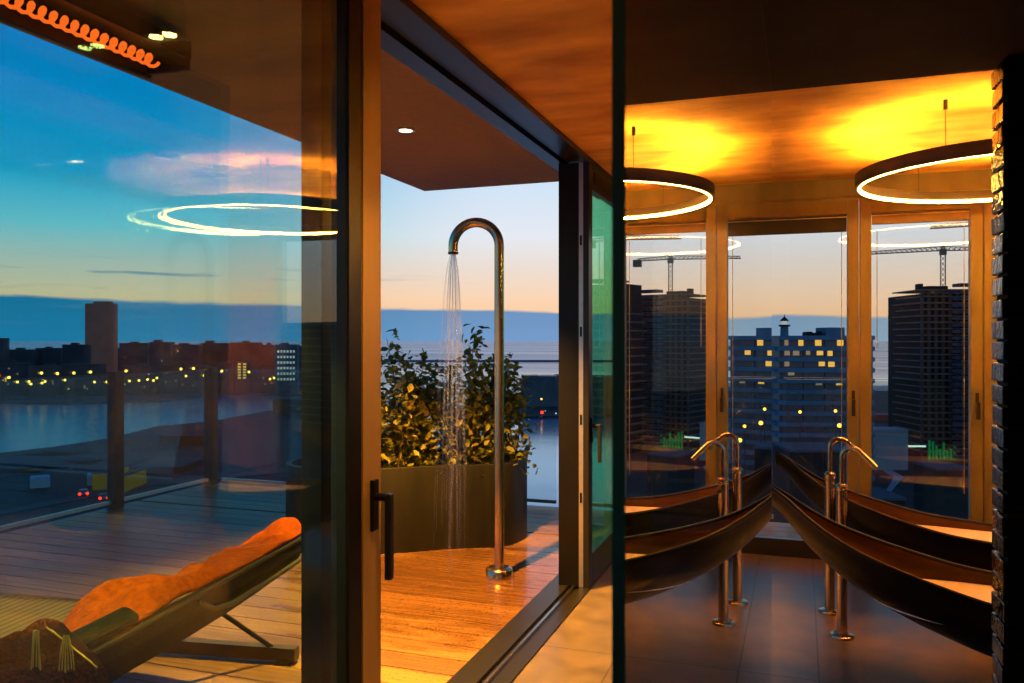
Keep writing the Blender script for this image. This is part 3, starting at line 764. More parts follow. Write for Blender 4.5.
def towel(u, v):
    uu = .02+1.44*u
    w = -.006+.47*v
    z = prof[0][1]
    for a, b in zip(prof[:-1], prof[1:]):
        if a[0] <= w <= b[0]: z = a[1]+(b[1]-a[1])*(w-a[0])/(b[0]-a[0])
    hump = .125*math.exp(-((uu-.46)/.14)**2)+.06*math.exp(-((uu-.72)/.10)**2)-.01*math.exp(-((uu-.92)/.10)**2)+.055*math.exp(-((uu-1.22)/.11)**2)+.075*math.exp(-((uu-1.46)/.09)**2)+.03
    ridge = .03*math.sin(9*(uu-.9*w)+.6)*math.sin(PI*min(1,v*1.2))
    ed = math.sin(PI*min(1, .06+v*.94))**.55 if v < .99 else .05
    if v < .10: ed *= .30+.70*v/.10
    nz = mnoise.noise(Vector((uu*6, w*7, 1.3)))*.028+mnoise.noise(Vector((uu*17, w*18, 4.)))*.010
    droop = -.10*max(0, (.26-uu)/.24)
    return LP(uu, w+.03*math.sin(7*uu)*v, z+.016+(hump+nz+ridge)*ed+droop*(.3+.7*v))
t = tag(MB().grid(towel, 90, 44).build('orange_towel','towel',solid=.012), 'rumpled orange terry towel draped over the lounger backrest', 'towel')
# fringed throw bundled on the near end of the lounger
tg = empty('fringed_throw', LP(-.20,.10,.45), 'dark maroon throw with golden tassels heaped at the lower left corner', 'blanket')
def dome(u, v):
    a = 2*PI*u; e = PI*v-PI/2
    nz = 1+.14*mnoise.noise(Vector((2*math.cos(a), 2*math.sin(a), 3*v)))
    return LP(-.23+.24*math.cos(e)*math.cos(a)*nz, -.05+.17*math.cos(e)*math.sin(a)*nz, .55+.235*math.sin(e)*nz)
MB().grid(dome, 40, 24).build('wool_heap','throw',tg)
for (px, dd, zz, sp_) in ((36,1.86,.862,.0045),(66,1.88,.845,.006)):
    mb = MB(); c = P(px, dd-.06, zz); rt = Vector((CY,SY,0))
    for k in range(7):
        q = (k-3)*1.5; j_ = R.uniform(-.003,.003)
        mb.tube([c+rt*(q*.0012), c+rt*(q*sp_*.45+j_)+Vector((0,0,-.035)), c+rt*(q*sp_*.62+j_)+Vector((0,0,-.075-R.uniform(0,.012)))], .0013, 5)
    mb.build('tassel','tassel',tg)
for k in range(2):
    MB().tube([P(46+5*k,1.9,.835-.006*k), P(66+5*k,1.9,.80-.01*k), P(92+5*k,1.92,.745-.012*k)], .0016, 6).build('fringe_edge','tassel',tg)

# ------------------------------------------------------------------ the world outside
struct('sea', bx(-22000,22000,-2000,32000,GZ-1,GZ), 'sea', 'calm sea and river water at dusk', 'water')
def land(name, pix, mat, label, top=.6):
    pts = [G(*p) for p in pix]
    return struct(name, MB().prism([(p.x,p.y) for p in pts], GZ-.5, GZ+top), mat, label, 'ground')
land('ground_near', [(-420,520),(-200,482),(0,455.5),(55,449),(112,440),(155,428.5),(212,423),(270,412),(300,413),(330,440),(360,560),(420,900),(-900,900)], 'land', 'dark near bank of the river below the terrace', 1.)
land('ground_town', [(-500,412),(0,404),(60,405),(160,402),(210,396.5),(300,395),(352,394),(350,352),(-500,352)], 'landtown', 'far river bank below the town', 1.)
land('river', [(-700,620),(-700,398),(352,393.5),(352,430),(300,520)], 'river', 'blue river between the near bank and the town', .2)
land('ground_beach', [(700,392),(1150,391),(1150,386.5),(700,385.5)], 'beach', 'pale wet beach line in front of the sea', .4)
land('ground_right', [(640,392),(1300,391),(1900,470),(1900,900),(660,900),(640,560)], 'land', 'dark building land below the right windows', .8)
land('road_near', [(-60,532),(-40,524),(150,484),(300,470),(300,475),(150,490)], 'road', 'grey quay road on the near bank', 1.25)
land('ground_mid', [(490,419),(563,418),(600,417),(640,416),(640,398),(490,398)], 'land', 'dark far quay across the harbour', 1.2)

def abox(p0, p1, dep, z0, z1, mb=None, push=0.):
    """box whose front face spans ground points p0..p1, going away by dep; push moves it away from the camera"""
    mb = mb or MB()
    a, b = Vector((p0.x,p0.y,0)), Vector((p1.x,p1.y,0)); t = (b-a).normalized(); nn = Vector((-t.y,t.x,0))
    if nn.dot(a) < 0: nn = -nn
    a = a+nn*push; b = b+nn*push; c, d = b+nn*dep, a+nn*dep
    mb.prism([(a.x,a.y),(b.x,b.y),(c.x,c.y),(d.x,d.y)], z0, z1); return mb
def zt(py, d): return 1.5-(py-340)*d/F
def facade(a, b, u, z, w, h, push=-.06, dep=.05):
    """window plate on the front face a..b at fraction u"""
    t = (b-a); L_ = t.length; c = a+t*u; t = t.normalized()
    return abox(c-t*w/2, c+t*w/2, dep, z-h/2, z+h/2, push=push)

TB = [ # px0, px1, distance, y of roof, material, lit windows, label
 (-40,3,640,338,'town1',1,'tall dark block at the left picture edge of the town'),
 (3,34,720,349.5,'town1',2,'low dark block first from the left on the town skyline'),
 (35,61,730,348,'town1',1,'dark block second from the left on the town skyline'),
 (62,86,700,344.5,'town1',2,'dark block just left of the brown tower'),
 (119,148,780,343,'town2',2,'reflection reddened block first to the right of the brown tower'),
 (149,171,735,342,'town2',1,'reflection reddened block second to the right of the brown tower, slightly taller'),
 (172,199,715,344.5,'town2',2,'reflection reddened block third to the right of the brown tower'),
 (200,229,735,343,'town2',1,'reflection reddened block fourth to the right of the brown tower'),
 (230,260,720,342.5,'town2',2,'reflection reddened block fifth to the right of the brown tower'),
 (261,274,710,345,'town2',1,'narrow reflection reddened block left of the blue block at the river bend'),
 (275,297,650,344.5,'town3',0,'blue grey block with rows of pale windows at the river bend'),
 (298,345,720,347,'town1',0,'dark block right of the blue block, behind the door stile'),
 (0,27,625,363,'town1',4,'low quay house at the left picture edge'),
 (28,59,615,366,'town1',4,'low quay house left of the brown tower, second along the quay'),
 (60,101,622,364,'town1',4,'low quay house below the left side of the brown tower'),
 (118,156,640,366,'town2',4,'low quay house right of the first railing post'),
 (161,206,655,365,'town2',5,'long low quay house left of the second railing post'),
 (215,232,655,363,'town2',4,'low quay house right of the second railing post'),
 (233,251,657,361,'town2',14,'quay house with two columns of bright yellow windows'),
 (252,275,655,365,'town2',4,'low quay house left of the blue block'),
]
for (x0, x1, d, yt, mt, lit, lab) in TB:
    a, b = P(x0, d, 0), P(x1, d, 0); z1 = zt(yt, d)
    g = empty('town_building', ((a+b)/2)+Vector((0,0,GZ+1)), lab, 'building')
    a, b = a.lerp(b,.012), b.lerp(a,.012)
    w = abox(a, b, 9, GZ+1.0, z1).build('wall', mt, g)
    W_ = (b-a).length
    mb = MB()
    u0 = R.uniform(.1,.4); c0 = a.lerp(b,u0); c1 = a.lerp(b,u0+R.uniform(.2,.4))
    abox(c0, c1, 4, z1, z1+R.uniform(1.2,2.2), push=4).build('roof_house', mt, g)
    if mt == 'town3':
        for cx in range(6):
            for k in range(6): facade(a, b, .14+.145*cx, z1-5.5-4.4*k, 1.5, 1.9).build('window', 'wwin', g)
    elif lit == 14:
        for cx in (.35, .65):
            for k in range(6): facade(a, b, cx, z1-2.5-2.2*k, 2.6, 1.3).build('window', 'ywin', g)
    else:
        for k in range(lit):
            facade(a, b, R.uniform(.08,.92), R.uniform(GZ+6, z1-3), 1.2, 1.1).build('window', R.choice(['ywin','dimwin','dimwin','wwin']), g)
# brown tower
a, b = P(85,900,0), P(114,900,0)
g = empty('tower_block', ((a+b)/2)+Vector((0,0,GZ+1)), 'tall plain brown tower rising above the town skyline', 'tower')
abox(a, b, 9, GZ+1, zt(303.5,900)).build('wall','browntower',g)
abox(a.lerp(b,.22), a.lerp(b,.86), 4, zt(303.5,900), zt(301.2,900), push=4).build('roof_house','browntower',g)
facade(a, b, .16, zt(348,900), 1.6, 1.6).build('window','ywin',g)
# distant tree clumps on the town bank
for k, (x0, x1, d, yt) in enumerate(((-30,78,985,349.5),(122,222,985,346.5),(236,300,1000,346))):
    a, b = P(x0,d,GZ+1), P(x1,d,GZ+1); mb = MB(); nn = int((x1-x0)/5)+2
    for i in range(nn):
        c = a.lerp(b, i/(nn-1)); h = zt(yt,d)-GZ-1
        mb.sphere((c.x,c.y,GZ+1+h*.5), h*.5*R.uniform(.85,1.05), 8, 6, (.55,1,1))
    tag(mb.build('treeline','town1'), ('dark treeline behind the town left of the brown tower','dark treeline behind the town right of the brown tower','dark treeline behind the blue block at the river bend')[k], 'trees', kind='stuff')

# street lamps on the quays
def lamp_obj(p, h, r, label, group, glow='street'):
    g = empty('street_lamp', p, label, 'street lamp', group)
    MB().tube([p, p+Vector((0,0,h))], .12, 5).build('pole','concrete',g)
    MB().sphere((p.x,p.y,p.z+h), r, 8, 6).build('lantern',glow,g)
for (px, py, d) in ((6,380,600),(17.5,382,598),(29,381.5,600),(31,384,590),(42,383,600),(45,381.5,610),(65,380,615),(94.5,382,615),(107,382,615),(119,381,616),(129.5,381,618),(139,380.5,620),(147.5,379.5,622),(153.5,380.5,622),(157,378,625),(186,376,635),(204,375.5,640),(270,379,645),(274,378,645)):
    lamp_obj(P(px,d,GZ+1), zt(py,d)-GZ-1, .95, 'street lamp glowing yellow in the lower row along the far river quay', 'street lamps along the water edge')
for (px, py, d) in ((9,377.5,590),(41.5,373,592),(57.5,373.5,595),(74,373,600),(90.5,372,602),(126,371,610),(181,369,636),(193.5,368.5,636),(206,369,638),(216,370,640),(222,371,640),(249,372,642)):
    lamp_obj(P(px,d,GZ+1), zt(py,d)-GZ-1, 1.05, 'street lamp glowing yellow in the upper row in the streets of the town', 'street lamps in the town streets')
lamp_obj(P(0.8,632,GZ+1), zt(375.5,632)-GZ-1, 1.2, 'red signal lamp at the left picture edge of the town', None, 'redlight')

# near bank: sheds, signs, vehicles
def shed(px0, px1, d, ytop, mat, label, roof='town1', dep=14, cat='shed'):
    a, b = P(px0,d,0), P(px1,d,0); g = empty('low_shed', ((a+b)/2)+Vector((0,0,GZ+1)), label, cat)
    abox(a, b, dep, GZ+1, zt(ytop,d)).build('wall', mat, g)
    abox(a, b, dep+1, zt(ytop,d), zt(ytop,d)+.5, push=-.5).build('roof', roof, g)
    return g
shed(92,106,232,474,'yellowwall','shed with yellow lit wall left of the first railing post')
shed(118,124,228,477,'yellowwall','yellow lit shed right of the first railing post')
s_ = shed(132,182,262,468,'land','dark workshop with bluish roof between the two railing posts', 'road', 20)
a, b = P(134.5,245,0), P(146,245,0)
g = tag(abox(a, b, .4, zt(486,245), zt(480,245)).build('lit_sign','limesign'), 'lime green lit panel right of the first railing post', 'sign')
shed(20,70,300,462,'land','long dark shed near the river at the left', 'land', 12)
shed(5,38,262,478,'land','dark flat shed at the left picture edge', 'town1', 12)
shed(60,92,280,470,'land','dark shed left of the yellow lit shed', 'town1', 12)
shed(160,205,330,437,'land','dark river building with flat roof left of the second railing post', 'land', 15)
shed(273,312,470,400,'land','dark tall shed on the river bend beside the door stile','land',25)
def vehicle(px, d, L_, Wd, H, mat, label, name='car', lights=True, cab=.55):
    p = P(px, d, GZ+1.25); g = empty(name, p, label, name)
    f = Vector((p.x,p.y,0)).normalized(); t = Vector((f.y,-f.x,0)); rot = Matrix((( t.x,f.x,0,p.x),(t.y,f.y,0,p.y),(0,0,1,p.z),(0,0,0,1)))
    MB().box(-Wd/2,Wd/2,0,L_,.35,H*cab,rot).build('body',mat,g,bevel=.08)
    MB().box(-Wd/2*.88,Wd/2*.88,L_*.15,L_*.75,H*cab,H,rot).build('cabin',mat if name != 'car' else 'bluedark',g,bevel=.08)
    for sx_ in (-1,1):
        for yy in (.18,.80):
            c = rot @ Vector((sx_*Wd*.48, L_*yy, .35)); MB().sphere(tuple(c), .36, 10, 6).build('wheel','tyre',g)
        if lights:
            c = rot @ Vector((sx_*Wd*.40, -.05, H*.42)); MB().sphere(tuple(c), .42, 8, 6).build('tail_light','redlight',g)
vehicle(83.5, 222, 4.4, 2.3, 1.5, 'carbody', 'car with red tail lights driving away on the quay road')
vehicle(104, 216, 4.4, 2.3, 1.5, 'carbody', 'second car with red tail lights beside the first railing post')
vehicle(92, 236, 7.5, 2.6, 3.2, 'whitevan', 'pale van parked in front of the yellow lit shed', 'van', False, .8)
vehicle(40, 232, 8., 5., 3.2, 'whitevan', 'pale blue lorry parked at the left on the quay road', 'lorry', False, .85)
lamp_obj(P(206,300,GZ+1), zt(463.5,300)-GZ-1, .6, 'street lamp glowing just left of the second railing post', None)

# middle: breakwater, harbour quay block, lamp, lights
a, b = P(330,1640,0), P(640,1640,0)
tag(abox(a, b, 30, GZ, zt(360.3,1640)).build('breakwater','town3'), 'long dark breakwater across the sea seen through the open door', 'breakwater')
a, b = P(430,1300,0), P(495,1300,0)
tag(abox(a, b, 25, GZ, zt(366.5,1300)).build('low_pier','town3'), 'low pier behind the shrubs in front of the breakwater', 'pier')
a, b = P(522,520,0), P(640,520,0)
g = empty('harbour_building', ((a+b)/2)+Vector((0,0,GZ+1)), 'long dark blue harbour building across the water right of the shower', 'building')
abox(a, b, 30, GZ+1.2, zt(377,520)).build('wall','town3',g)
abox(P(531,520,0), P(538,520,0), 8, zt(377,520), zt(375.5,520), push=5).build('roof_house','town3',g)
abox(P(556,520,0), P(575,520,0), 8, zt(377,520), zt(374.8,520), push=5).build('roof_house','town3',g)
for u in (.02,.1,.2,.31): facade(a, b, u, zt(382,520), 2.2, 1.).build('window','bluedark',g)
lamp_obj(P(541.5,480,GZ+1.2), zt(399,480)-GZ-1.2, .55, 'harbour street lamp glowing across the water right of the shower', None)
lamp_obj(P(542,470,GZ+1.2), zt(412.5,470)-GZ-1.2, .9, 'red harbour light at the quay edge right of the shower', None, 'redlight')
lamp_obj(P(556,470,GZ+1.2), zt(413.5,470)-GZ-1.2, .5, 'white quay light beside the right door jamb', None, 'whitelight')
lamp_obj(P(450,330,GZ), zt(449,330)-GZ, .6, 'quay lamp glowing between the shrubs behind the planter', None)
lamp_obj(P(545.2,475,GZ+1.2), zt(411,475)-GZ-1.2, .4, 'small pale harbour light beside the red harbour light', None, 'wwin')

# right: white apartment block with lit windows
d = 233.
a, b = P(781,d,0), P(875,d,0)
g = empty('apartment_block', ((a+b)/2)+Vector((0,0,GZ+1)), 'white blue apartment block with lit yellow windows beyond the middle window', 'building')
ztop = zt(335.6,d)
abox(a, b, 16, GZ+.8, ztop, push=1.6).build('wall','bluedark',g)
fl = 3.08
for k in range(14):
    z = ztop-fl*k
    abox(a-(b-a).normalized()*(1.0 if k else 0), b, 2.0, z-1.25, z-.0).build('floor_band','bluewall',g)
    if k < 13: abox(P(776.5,d,0), P(782,d,0), 6, z-fl-1.1, z-fl-.1, push=1).build('balcony','bluewall',g)
for k in range(13):
    z = ztop-fl*k-1.25-.9
    for u in (.04,.27,.50,.73,.985):
        abox(a.lerp(b,u)-(b-a)*.012, a.lerp(b,u)+(b-a)*.012, .8, z-.95, z+.9, push=1.2).build('pier','bluedark',g)
wins = [(803.5,342.3,'ywin'),(820.3,342.3,'ywin'),(842.5,342.3,'ywin'),(822,351.8,'ywin'),(831.5,352.5,'ywin'),(809,351.5,'dimwin'),(824,362.8,'ywin'),(833.5,363.5,'ywin'),
        (821,382,'dimwin'),(841.5,382,'ywin'),(787,342,'dimwin'),(788.5,352,'dimwin'),(798,352,'dimwin'),(788,363,'dimwin'),(793,372,'dimwin'),(856,352,'ywin'),(862,382,'dimwin')]
for (px, py, m_) in wins:
    c = P(px,d,0); t = (b-a).normalized(); u = (c-a).length/(b-a).length
    z = zt(py,d); abox(a.lerp(b,u)-t*.9, a.lerp(b,u)+t*.9, .1, z-1.0, z+.7, push=1.5).build('window', m_, g)
abox(P(830,d,0), P(849,d,0), 8, ztop, zt(327.3,d), push=3).build('penthouse','bluewall',g)
for px, w_, y_ in ((815,5,331.5),(821,3,332.5),(826,2.5,331),(812,2,332)):
    abox(P(px-w_/2,d,0), P(px+w_/2,d,0), 3, ztop, zt(y_,d), push=4).build('roof_unit','towerdark',g)
# lighthouse behind it
d = 430.; c = P(784.4,d,0)
g = empty('lighthouse', (c.x,c.y,GZ+1), 'slim lighthouse with dark domed lantern rising behind the apartment block', 'lighthouse')
zl = zt(326,d)
MB().lathe([(2.8,GZ+1),(2.0,zl)], (c.x,c.y,0), 20).build('shaft','bluewall',g)
MB().lathe([(2.8,zl-.3),(3.0,zl+.6),(1.6,zl+.7)], (c.x,c.y,0), 20).build('gallery','towerdark',g)
lr = MB().lathe([(1.4,zl+.6),(1.4,zl+2.7)], (c.x,c.y,0), 12).build('lantern_room','wwin',g)
MB().lathe([(2.3,zl+2.6),(1.6,zl+3.6),(.7,zl+4.4),(.25,zl+4.8),(.2,zl+6.)], (c.x,c.y,0), 16).build('dome','towerdark',lr)

# unfinished tower
d = 290.
a, b = P(921.5,d,0), P(995,d,0); t = (b-a).normalized()
g = empty('unfinished_tower', ((a+b)/2)+Vector((0,0,GZ+1)), 'dark unfinished concrete tower with bare floors below the crane', 'tower')
ztop = zt(289,d)
abox(a+t*1.5, b-t*1.5, 26, GZ+.8, ztop-1.5, push=3).build('core','towerdark',g)
fl = 2.3; nf = int((ztop-GZ-1)/fl)
for k in range(nf):
    z = ztop-fl*k
    abox(a+t*(1.0 if k % 2 else -.2), b, 22, z-.42, z, push=0).build('floor_slab','concretelit',g)
for k in range(11):
    c = a.lerp(b, k/10.4+.02)
    abox(c-t*.45, c+t*.45, .6, GZ+.8, ztop-.5, push=.4).build('column','concrete',g)
abox(P(922,d,0), P(926,d,0), 3, ztop, ztop+2, push=2).build('roof_unit','towerdark',g)
abox(P(930,d,0), P(951,d,0), 6, ztop, ztop+1.2, push=2).build('roof_unit','towerdark',g)
a2, b2 = P(960,283,0), P(985,283,0)
for k in range(nf+1): abox(a2, b2, 5, ztop+2-fl*k-1.5, ztop+2-fl*k-.4).build('scaffold_deck','bluescaf',g)
for k in range(8):
    px = 929+3.6*k; c = P(px,d,0); hh = R.uniform(3,8)
    abox(c-t*.35, c+t*.35, .3, zt(460,d), zt(460,d)+hh, push=-.4).build('site_light','greenlight',g)
for k in range(4):
    c = P(934+7*k,d,0); abox(c-t*2., c+t*2., .3, zt(450+3*k,d)-.3, zt(450+3*k,d), push=-.4).build('site_light','greenlight',g)
# second tower part further right, taller, mostly seen in the glass reflection
d = 262.; a, b = P(1000,d,0), P(1060,d,0); t = (b-a).normalized()
g = empty('stepped_tower', ((a+b)/2)+Vector((0,0,GZ+1)), 'taller unfinished tower with stepped bare floors, seen mirrored at the left of the glass screen', 'tower')
ztop = zt(268,d)
abox(a+t*2, b, 12, GZ+.8, ztop-2, push=3).build('core','towerdark',g)
for k in range(int((ztop-GZ)/3.2)):
    z = ztop-3.2*k; st = max(0, 8-k*1.6)
    abox(a+t*(st+(.8 if k % 2 else 0)), b, 16, z-.6, z).build('floor_slab','concretelit',g)

a, b = P(1330,215,0), P(1760,215,0)
g = empty('unfinished_block', ((a+b)/2)+Vector((0,0,GZ+1)), 'long dark unfinished block, seen only as a reflection in the sliding door glass', 'building')
ztop = zt(312,215)
abox(a, b, 15, GZ+.8, ztop-1, push=2).build('core','towerdark',g)
for k in range(14): abox(a, b, 15, ztop-3.2*k-.6, ztop-3.2*k).build('floor_slab','concretelit',g)

def crane(px, d, yb, yj, px0, px1, mat, label, ww=1.6):
    p = P(px,d,0); g = empty('tower_crane', (p.x,p.y,zt(yb,d)), label, 'crane')
    z0, z1 = zt(yb,d), zt(yj,d); f = Vector((p.x,p.y,0)).normalized(); t = Vector((f.y,-f.x,0))
    h = ww/2; th = ww*.19
    mb = MB()
    cs = [p+t*(i*h)+f*(j*h) for i, j in ((-1,-1),(1,-1),(1,1),(-1,1))]
    for c in cs: mb.bar((c.x,c.y,z0),(c.x,c.y,z1), th)
    n = max(2, int((z1-z0)/(ww*1.2)))
    for k in range(n):
        za, zb = z0+(z1-z0)*k/n, z0+(z1-z0)*(k+1)/n
        for q in range(4):
            c0, c1 = cs[q], cs[(q+1) % 4]
            if k % 2: c0, c1 = c1, c0
            mb.bar((c0.x,c0.y,za),(c1.x,c1.y,zb), th*.7)
    mb.build('mast', mat, g)
    def jib(pxa, name, dz):
        q = P(pxa, d, 0); L_ = (q-p).length; dr = (q-p).normalized(); mb = MB(); n = max(3, int(L_/(ww*1.1)))
        s = Vector((-dr.y,dr.x,0))*h*.7; top = Vector((0,0,ww*.9))
        A = lambda k: Vector((p.x,p.y,z1))+dr*(L_*k/n)+Vector((0,0,dz*k/n))
        mb.bar(A(0)-s, A(n)-s, th); mb.bar(A(0)+s, A(n)+s, th); mb.bar(A(0)+top, A(n)+top*.6, th)
        for k in range(n):
            mb.bar(A(k)-s, A(k+.5)+top*(1-.4*k/n), th*.6); mb.bar(A(k+.5)+top*(1-.4*k/n), A(k+1)-s, th*.6); mb.bar(A(k)+s, A(k+.5)+top*(1-.4*k/n), th*.6)
        return mb.build(name, mat, g), A(n)
    jib(px0, 'jib', -1.5); cj, e1 = jib(px1, 'counter_jib', .2)
    MB().box(p.x-1.1,p.x+1.1,p.y-1.1,p.y+1.1,z1-1.6,z1+.6).build('cabin', mat, g)
    mb = MB(); apex = Vector((p.x,p.y,z1+ww*1.6)); mb.bar((p.x-.5,p.y,z1),apex,th*1.4); mb.bar((p.x+.5,p.y,z1),apex,th*1.4); mb.build('tower_head', mat, g)
    MB().box(e1.x-1.6,e1.x+1.6,e1.y-1.6,e1.y+1.6,z1-2.2,z1+.6).build('counterweight', mat, cj)
    return g
crane(943, 299, 288, 250.5, 862, 985, 'crane', 'yellowish lattice tower crane standing on the unfinished tower')
crane(1004, 270, 268, 224, 931, 1040, 'craneorange', 'orange lattice crane with its jib reaching over the unfinished tower', 1.8)

# lower right site
def strip(px0, px1, d, y0, y1, mat, name, label, cat, dep=10):
    return tag(abox(P(px0,d,0), P(px1,d,0), dep, zt(y1,d), zt(y0,d)).build(name, mat), label, cat)
shed(872,915,430,416,'redroof','long low shed with red roof left of the unfinished tower','redroof',12)
shed(874,908,268,431,'paleroof','long low shed with pale blue roof left of the unfinished tower','paleroof',8)
strip(908,926,270,445.5,447.2,'whitelight','site_fence','short pale lit fence at the foot of the unfinished tower','fence',.4)  # no lamp here: the fence itself glows to look lit
for (px, py, d, r, lab) in ((905,399,500,.6,'street lamp glowing on the road behind the red roofed shed'),(873,427,300,.75,'street lamp glowing beside the right post of the middle window'),
                    (839.5,425.5,205,.55,'street lamp glowing below the apartment block at the middle window post'),(835.5,411,205,.4,'small street lamp below the right side of the apartment block'),
                    (800,412,180,.35,'small white site lamp below the apartment block'),(857,430,190,.4,'street lamp hidden behind the post right of the middle window'),(862,445,180,.5,'low street lamp behind the post right of the middle window')):
    lamp_obj(P(px,d,GZ+.8), zt(py,d)-GZ-.8, r, lab, None)
land('road_right', [(880,468),(890,467),(893,474),(904,480),(898,486),(893,492),(888,500),(882,499),(889,489),(894,480),(884,474)], 'paleroof', 'pale winding path on the building land below the right window', 1.)
land('road_far', [(872,437),(1000,436),(1000,441),(872,443)], 'road', 'grey road on the building land', 1.)
for k,(px0,px1,d,yt,lab) in enumerate(((790,846,150,452,'dark roof below the apartment block at the left of the middle window'),(872,905,150,500,'dark hut roof at the bottom of the right window'),(935,972,190,470,'dark hut under the green site lights'))):
    shed(px0,px1,d,yt,'land',lab,'town3',10)

# ------------------------------------------------------------------ sky
w = bpy.data.worlds.new('dusk_sky'); scn.world = w; w.use_nodes = True
nt = w.node_tree; nt.nodes.clear(); N, L = nt.nodes, nt.links
out = N.new('ShaderNodeOutputWorld'); bg = N.new('ShaderNodeBackground'); L.new(bg.outputs[0], out.inputs[0])
tc = N.new('ShaderNodeTexCoord'); sp = N.new('ShaderNodeSeparateXYZ'); L.new(tc.outputs['Generated'], sp.inputs[0])
def ramp(stops):
    r = N.new('ShaderNodeValToRGB'); cr = r.color_ramp
    while len(cr.elements) > 1: cr.elements.remove(cr.elements[-1])
    for i, (p, c) in enumerate(stops):
        e = cr.elements[0] if i == 0 else cr.elements.new(p)
        e.position = p; e.color = rgba(c)
    return r
def s2l(*c): return tuple(((v/255+.055)/1.055)**2.4 if v > 10 else v/255/12.92 for v in c)
zs = N.new('ShaderNodeMath'); zs.operation = 'MULTIPLY'; zs.inputs[1].default_value = 2.; L.new(sp.outputs['Z'], zs.inputs[0])
left = ramp([(0., s2l(215,180,155)), (.10, s2l(244,204,158)), (.17, s2l(205,203,185)), (.25, s2l(128,205,212)), (.36, s2l(15,175,215)), (.52, s2l(0,155,215)), (.72, s2l(0,128,205)), (1., s2l(0,85,165))])
right = ramp([(0., s2l(250,190,140)), (.05, s2l(254,204,158)), (.10, s2l(252,214,180)), (.17, s2l(238,222,210)), (.25, s2l(230,234,242)), (.38, s2l(208,228,248)), (.6, s2l(145,190,232)), (1., s2l(40,90,160))])
L.new(zs.outputs[0], left.inputs[0]); L.new(zs.outputs[0], right.inputs[0])
# azimuth: angle of direction measured right of +Y
az = N.new('ShaderNodeMath'); az.operation = 'ARCTAN2'; L.new(sp.outputs['X'], az.inputs[0]); L.new(sp.outputs['Y'], az.inputs[1])
azf = N.new('ShaderNodeMapRange'); azf.interpolation_type = 'SMOOTHSTEP'
azf.inputs['From Min'].default_value = -.75; azf.inputs['From Max'].default_value = -.33; L.new(az.outputs[0], azf.inputs['Value'])
mx = N.new('ShaderNodeMixRGB'); L.new(azf.outputs[0], mx.inputs[0]); L.new(left.outputs[0], mx.inputs[1]); L.new(right.outputs[0], mx.inputs[2])
# cloud bank above the horizon with a ragged top
cv = N.new('ShaderNodeCombineXYZ'); L.new(az.outputs[0], cv.inputs[0]); 
zk = N.new('ShaderNodeMath'); zk.operation = 'MULTIPLY'; zk.inputs[1].default_value = 9.; L.new(sp.outputs['Z'], zk.inputs[0]); L.new(zk.outputs[0], cv.inputs[1])
n1 = N.new('ShaderNodeTexNoise'); n1.inputs['Scale'].default_value = 7.; n1.inputs['Detail'].default_value = 7; L.new(cv.outputs[0], n1.inputs['Vector'])
top = N.new('ShaderNodeMapRange'); top.inputs['From Min'].default_value = -.9; top.inputs['From Max'].default_value = .3; top.inputs['To Min'].default_value = .047; top.inputs['To Max'].default_value = .022
L.new(az.outputs[0], top.inputs['Value'])
tn = N.new('ShaderNodeMath'); tn.operation = 'MULTIPLY_ADD'; tn.inputs[1].default_value = .016; L.new(n1.outputs['Fac'], tn.inputs[0]); L.new(top.outputs[0], tn.inputs[2])
tm = N.new('ShaderNodeMath'); tm.operation = 'SUBTRACT'; L.new(tn.outputs[0], tm.inputs[0]); L.new(sp.outputs['Z'], tm.inputs[1])
bk = N.new('ShaderNodeMapRange'); bk.inputs['From Min'].default_value = .0065; bk.inputs['From Max'].default_value = .0105; L.new(tm.outputs[0], bk.inputs['Value'])
bankc = N.new('ShaderNodeMixRGB'); bankc.inputs[1].default_value = rgba(s2l(38,128,168)); bankc.inputs[2].default_value = rgba(s2l(112,150,195)); L.new(azf.outputs[0], bankc.inputs[0])
azw = N.new('ShaderNodeMapRange'); azw.interpolation_type = 'SMOOTHSTEP'; azw.inputs['From Min'].default_value = -.2; azw.inputs['From Max'].default_value = .15; L.new(az.outputs[0], azw.inputs['Value'])
bankw = N.new('ShaderNodeMixRGB'); bankw.inputs[2].default_value = rgba(s2l(148,172,192)); L.new(azw.outputs[0], bankw.inputs[0]); L.new(bankc.outputs[0], bankw.inputs[1])
bankv = N.new('ShaderNodeMixRGB'); bankv.blend_type = 'MULTIPLY'; bankv.inputs[0].default_value = .35
vr = N.new('ShaderNodeMapRange'); vr.inputs['From Max'].default_value = .05; vr.inputs['To Min'].default_value = 1.25; vr.inputs['To Max'].default_value = .8; L.new(sp.outputs['Z'], vr.inputs['Value'])
L.new(bankw.outputs[0], bankv.inputs[1]); L.new(vr.outputs[0], bankv.inputs[2])
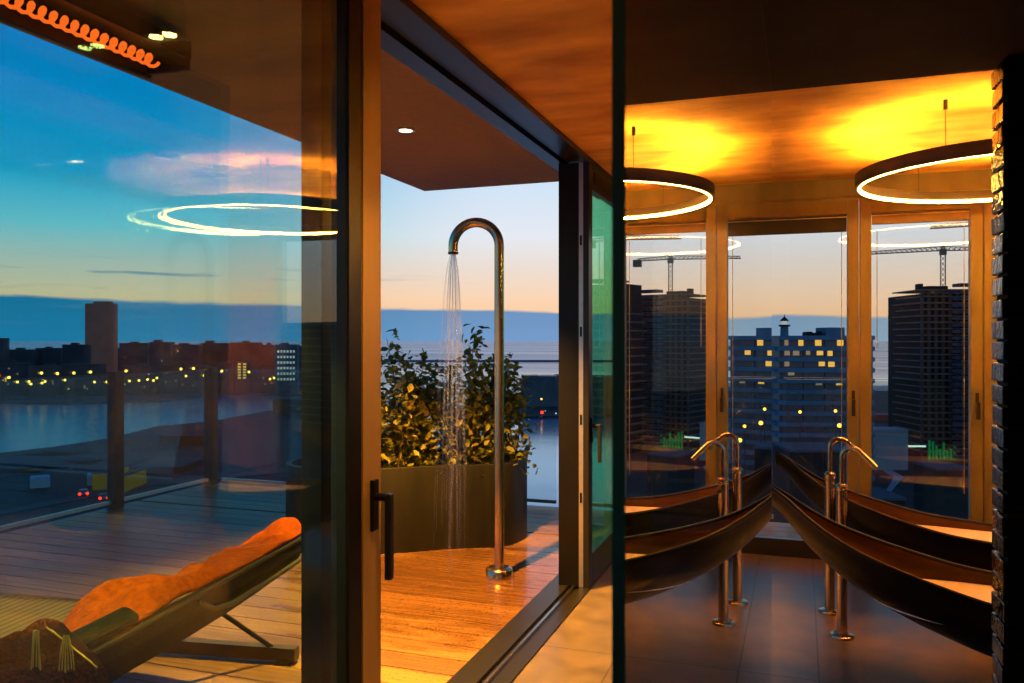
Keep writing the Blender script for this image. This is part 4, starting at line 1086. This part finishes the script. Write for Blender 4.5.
m2 = N.new('ShaderNodeMixRGB'); L.new(bk.outputs[0], m2.inputs[0]); L.new(mx.outputs[0], m2.inputs[1]); L.new(bankv.outputs[0], m2.inputs[2])
# thin streak clouds low on the left
cv2 = N.new('ShaderNodeCombineXYZ'); L.new(az.outputs[0], cv2.inputs[0])
z2 = N.new('ShaderNodeMath'); z2.operation = 'MULTIPLY'; z2.inputs[1].default_value = 16.; L.new(sp.outputs['Z'], z2.inputs[0]); L.new(z2.outputs[0], cv2.inputs[1])
n2 = N.new('ShaderNodeTexNoise'); n2.inputs['Scale'].default_value = 5.5; n2.inputs['Detail'].default_value = 6; L.new(cv2.outputs[0], n2.inputs['Vector'])
sk = N.new('ShaderNodeMapRange'); sk.inputs['From Min'].default_value = .56; sk.inputs['From Max'].default_value = .64; sk.inputs['To Max'].default_value = .75; L.new(n2.outputs['Fac'], sk.inputs['Value'])
band = ramp([(0.,(0,0,0)),(.05,(.6,.6,.6)),(.075,(1,1,1)),(.092,(0,0,0)),(1.,(0,0,0))]); L.new(sp.outputs['Z'], band.inputs[0])
bl = N.new('ShaderNodeMath'); bl.operation = 'MULTIPLY'; L.new(sk.outputs[0], bl.inputs[0]); L.new(band.outputs[0], bl.inputs[1])
inv = N.new('ShaderNodeMath'); inv.operation = 'SUBTRACT'; inv.inputs[0].default_value = 1.; L.new(azf.outputs[0], inv.inputs[1])
bl2 = N.new('ShaderNodeMath'); bl2.operation = 'MULTIPLY'; L.new(bl.outputs[0], bl2.inputs[0]); L.new(inv.outputs[0], bl2.inputs[1])
m3 = N.new('ShaderNodeMixRGB'); m3.inputs[2].default_value = rgba(s2l(95,140,165)); L.new(bl2.outputs[0], m3.inputs[0]); L.new(m2.outputs[0], m3.inputs[1])
L.new(m3.outputs[0], bg.inputs['Color']); bg.inputs['Strength'].default_value = 1.

scn.view_settings.view_transform = 'Standard'
scn.view_settings.look = 'None'
scn.view_settings.exposure = 0.
cy = scn.cycles
cy.transparent_max_bounces = 40; cy.max_bounces = 14; cy.glossy_bounces = 10
cy.sample_clamp_indirect = 0.
cy.use_denoising = True
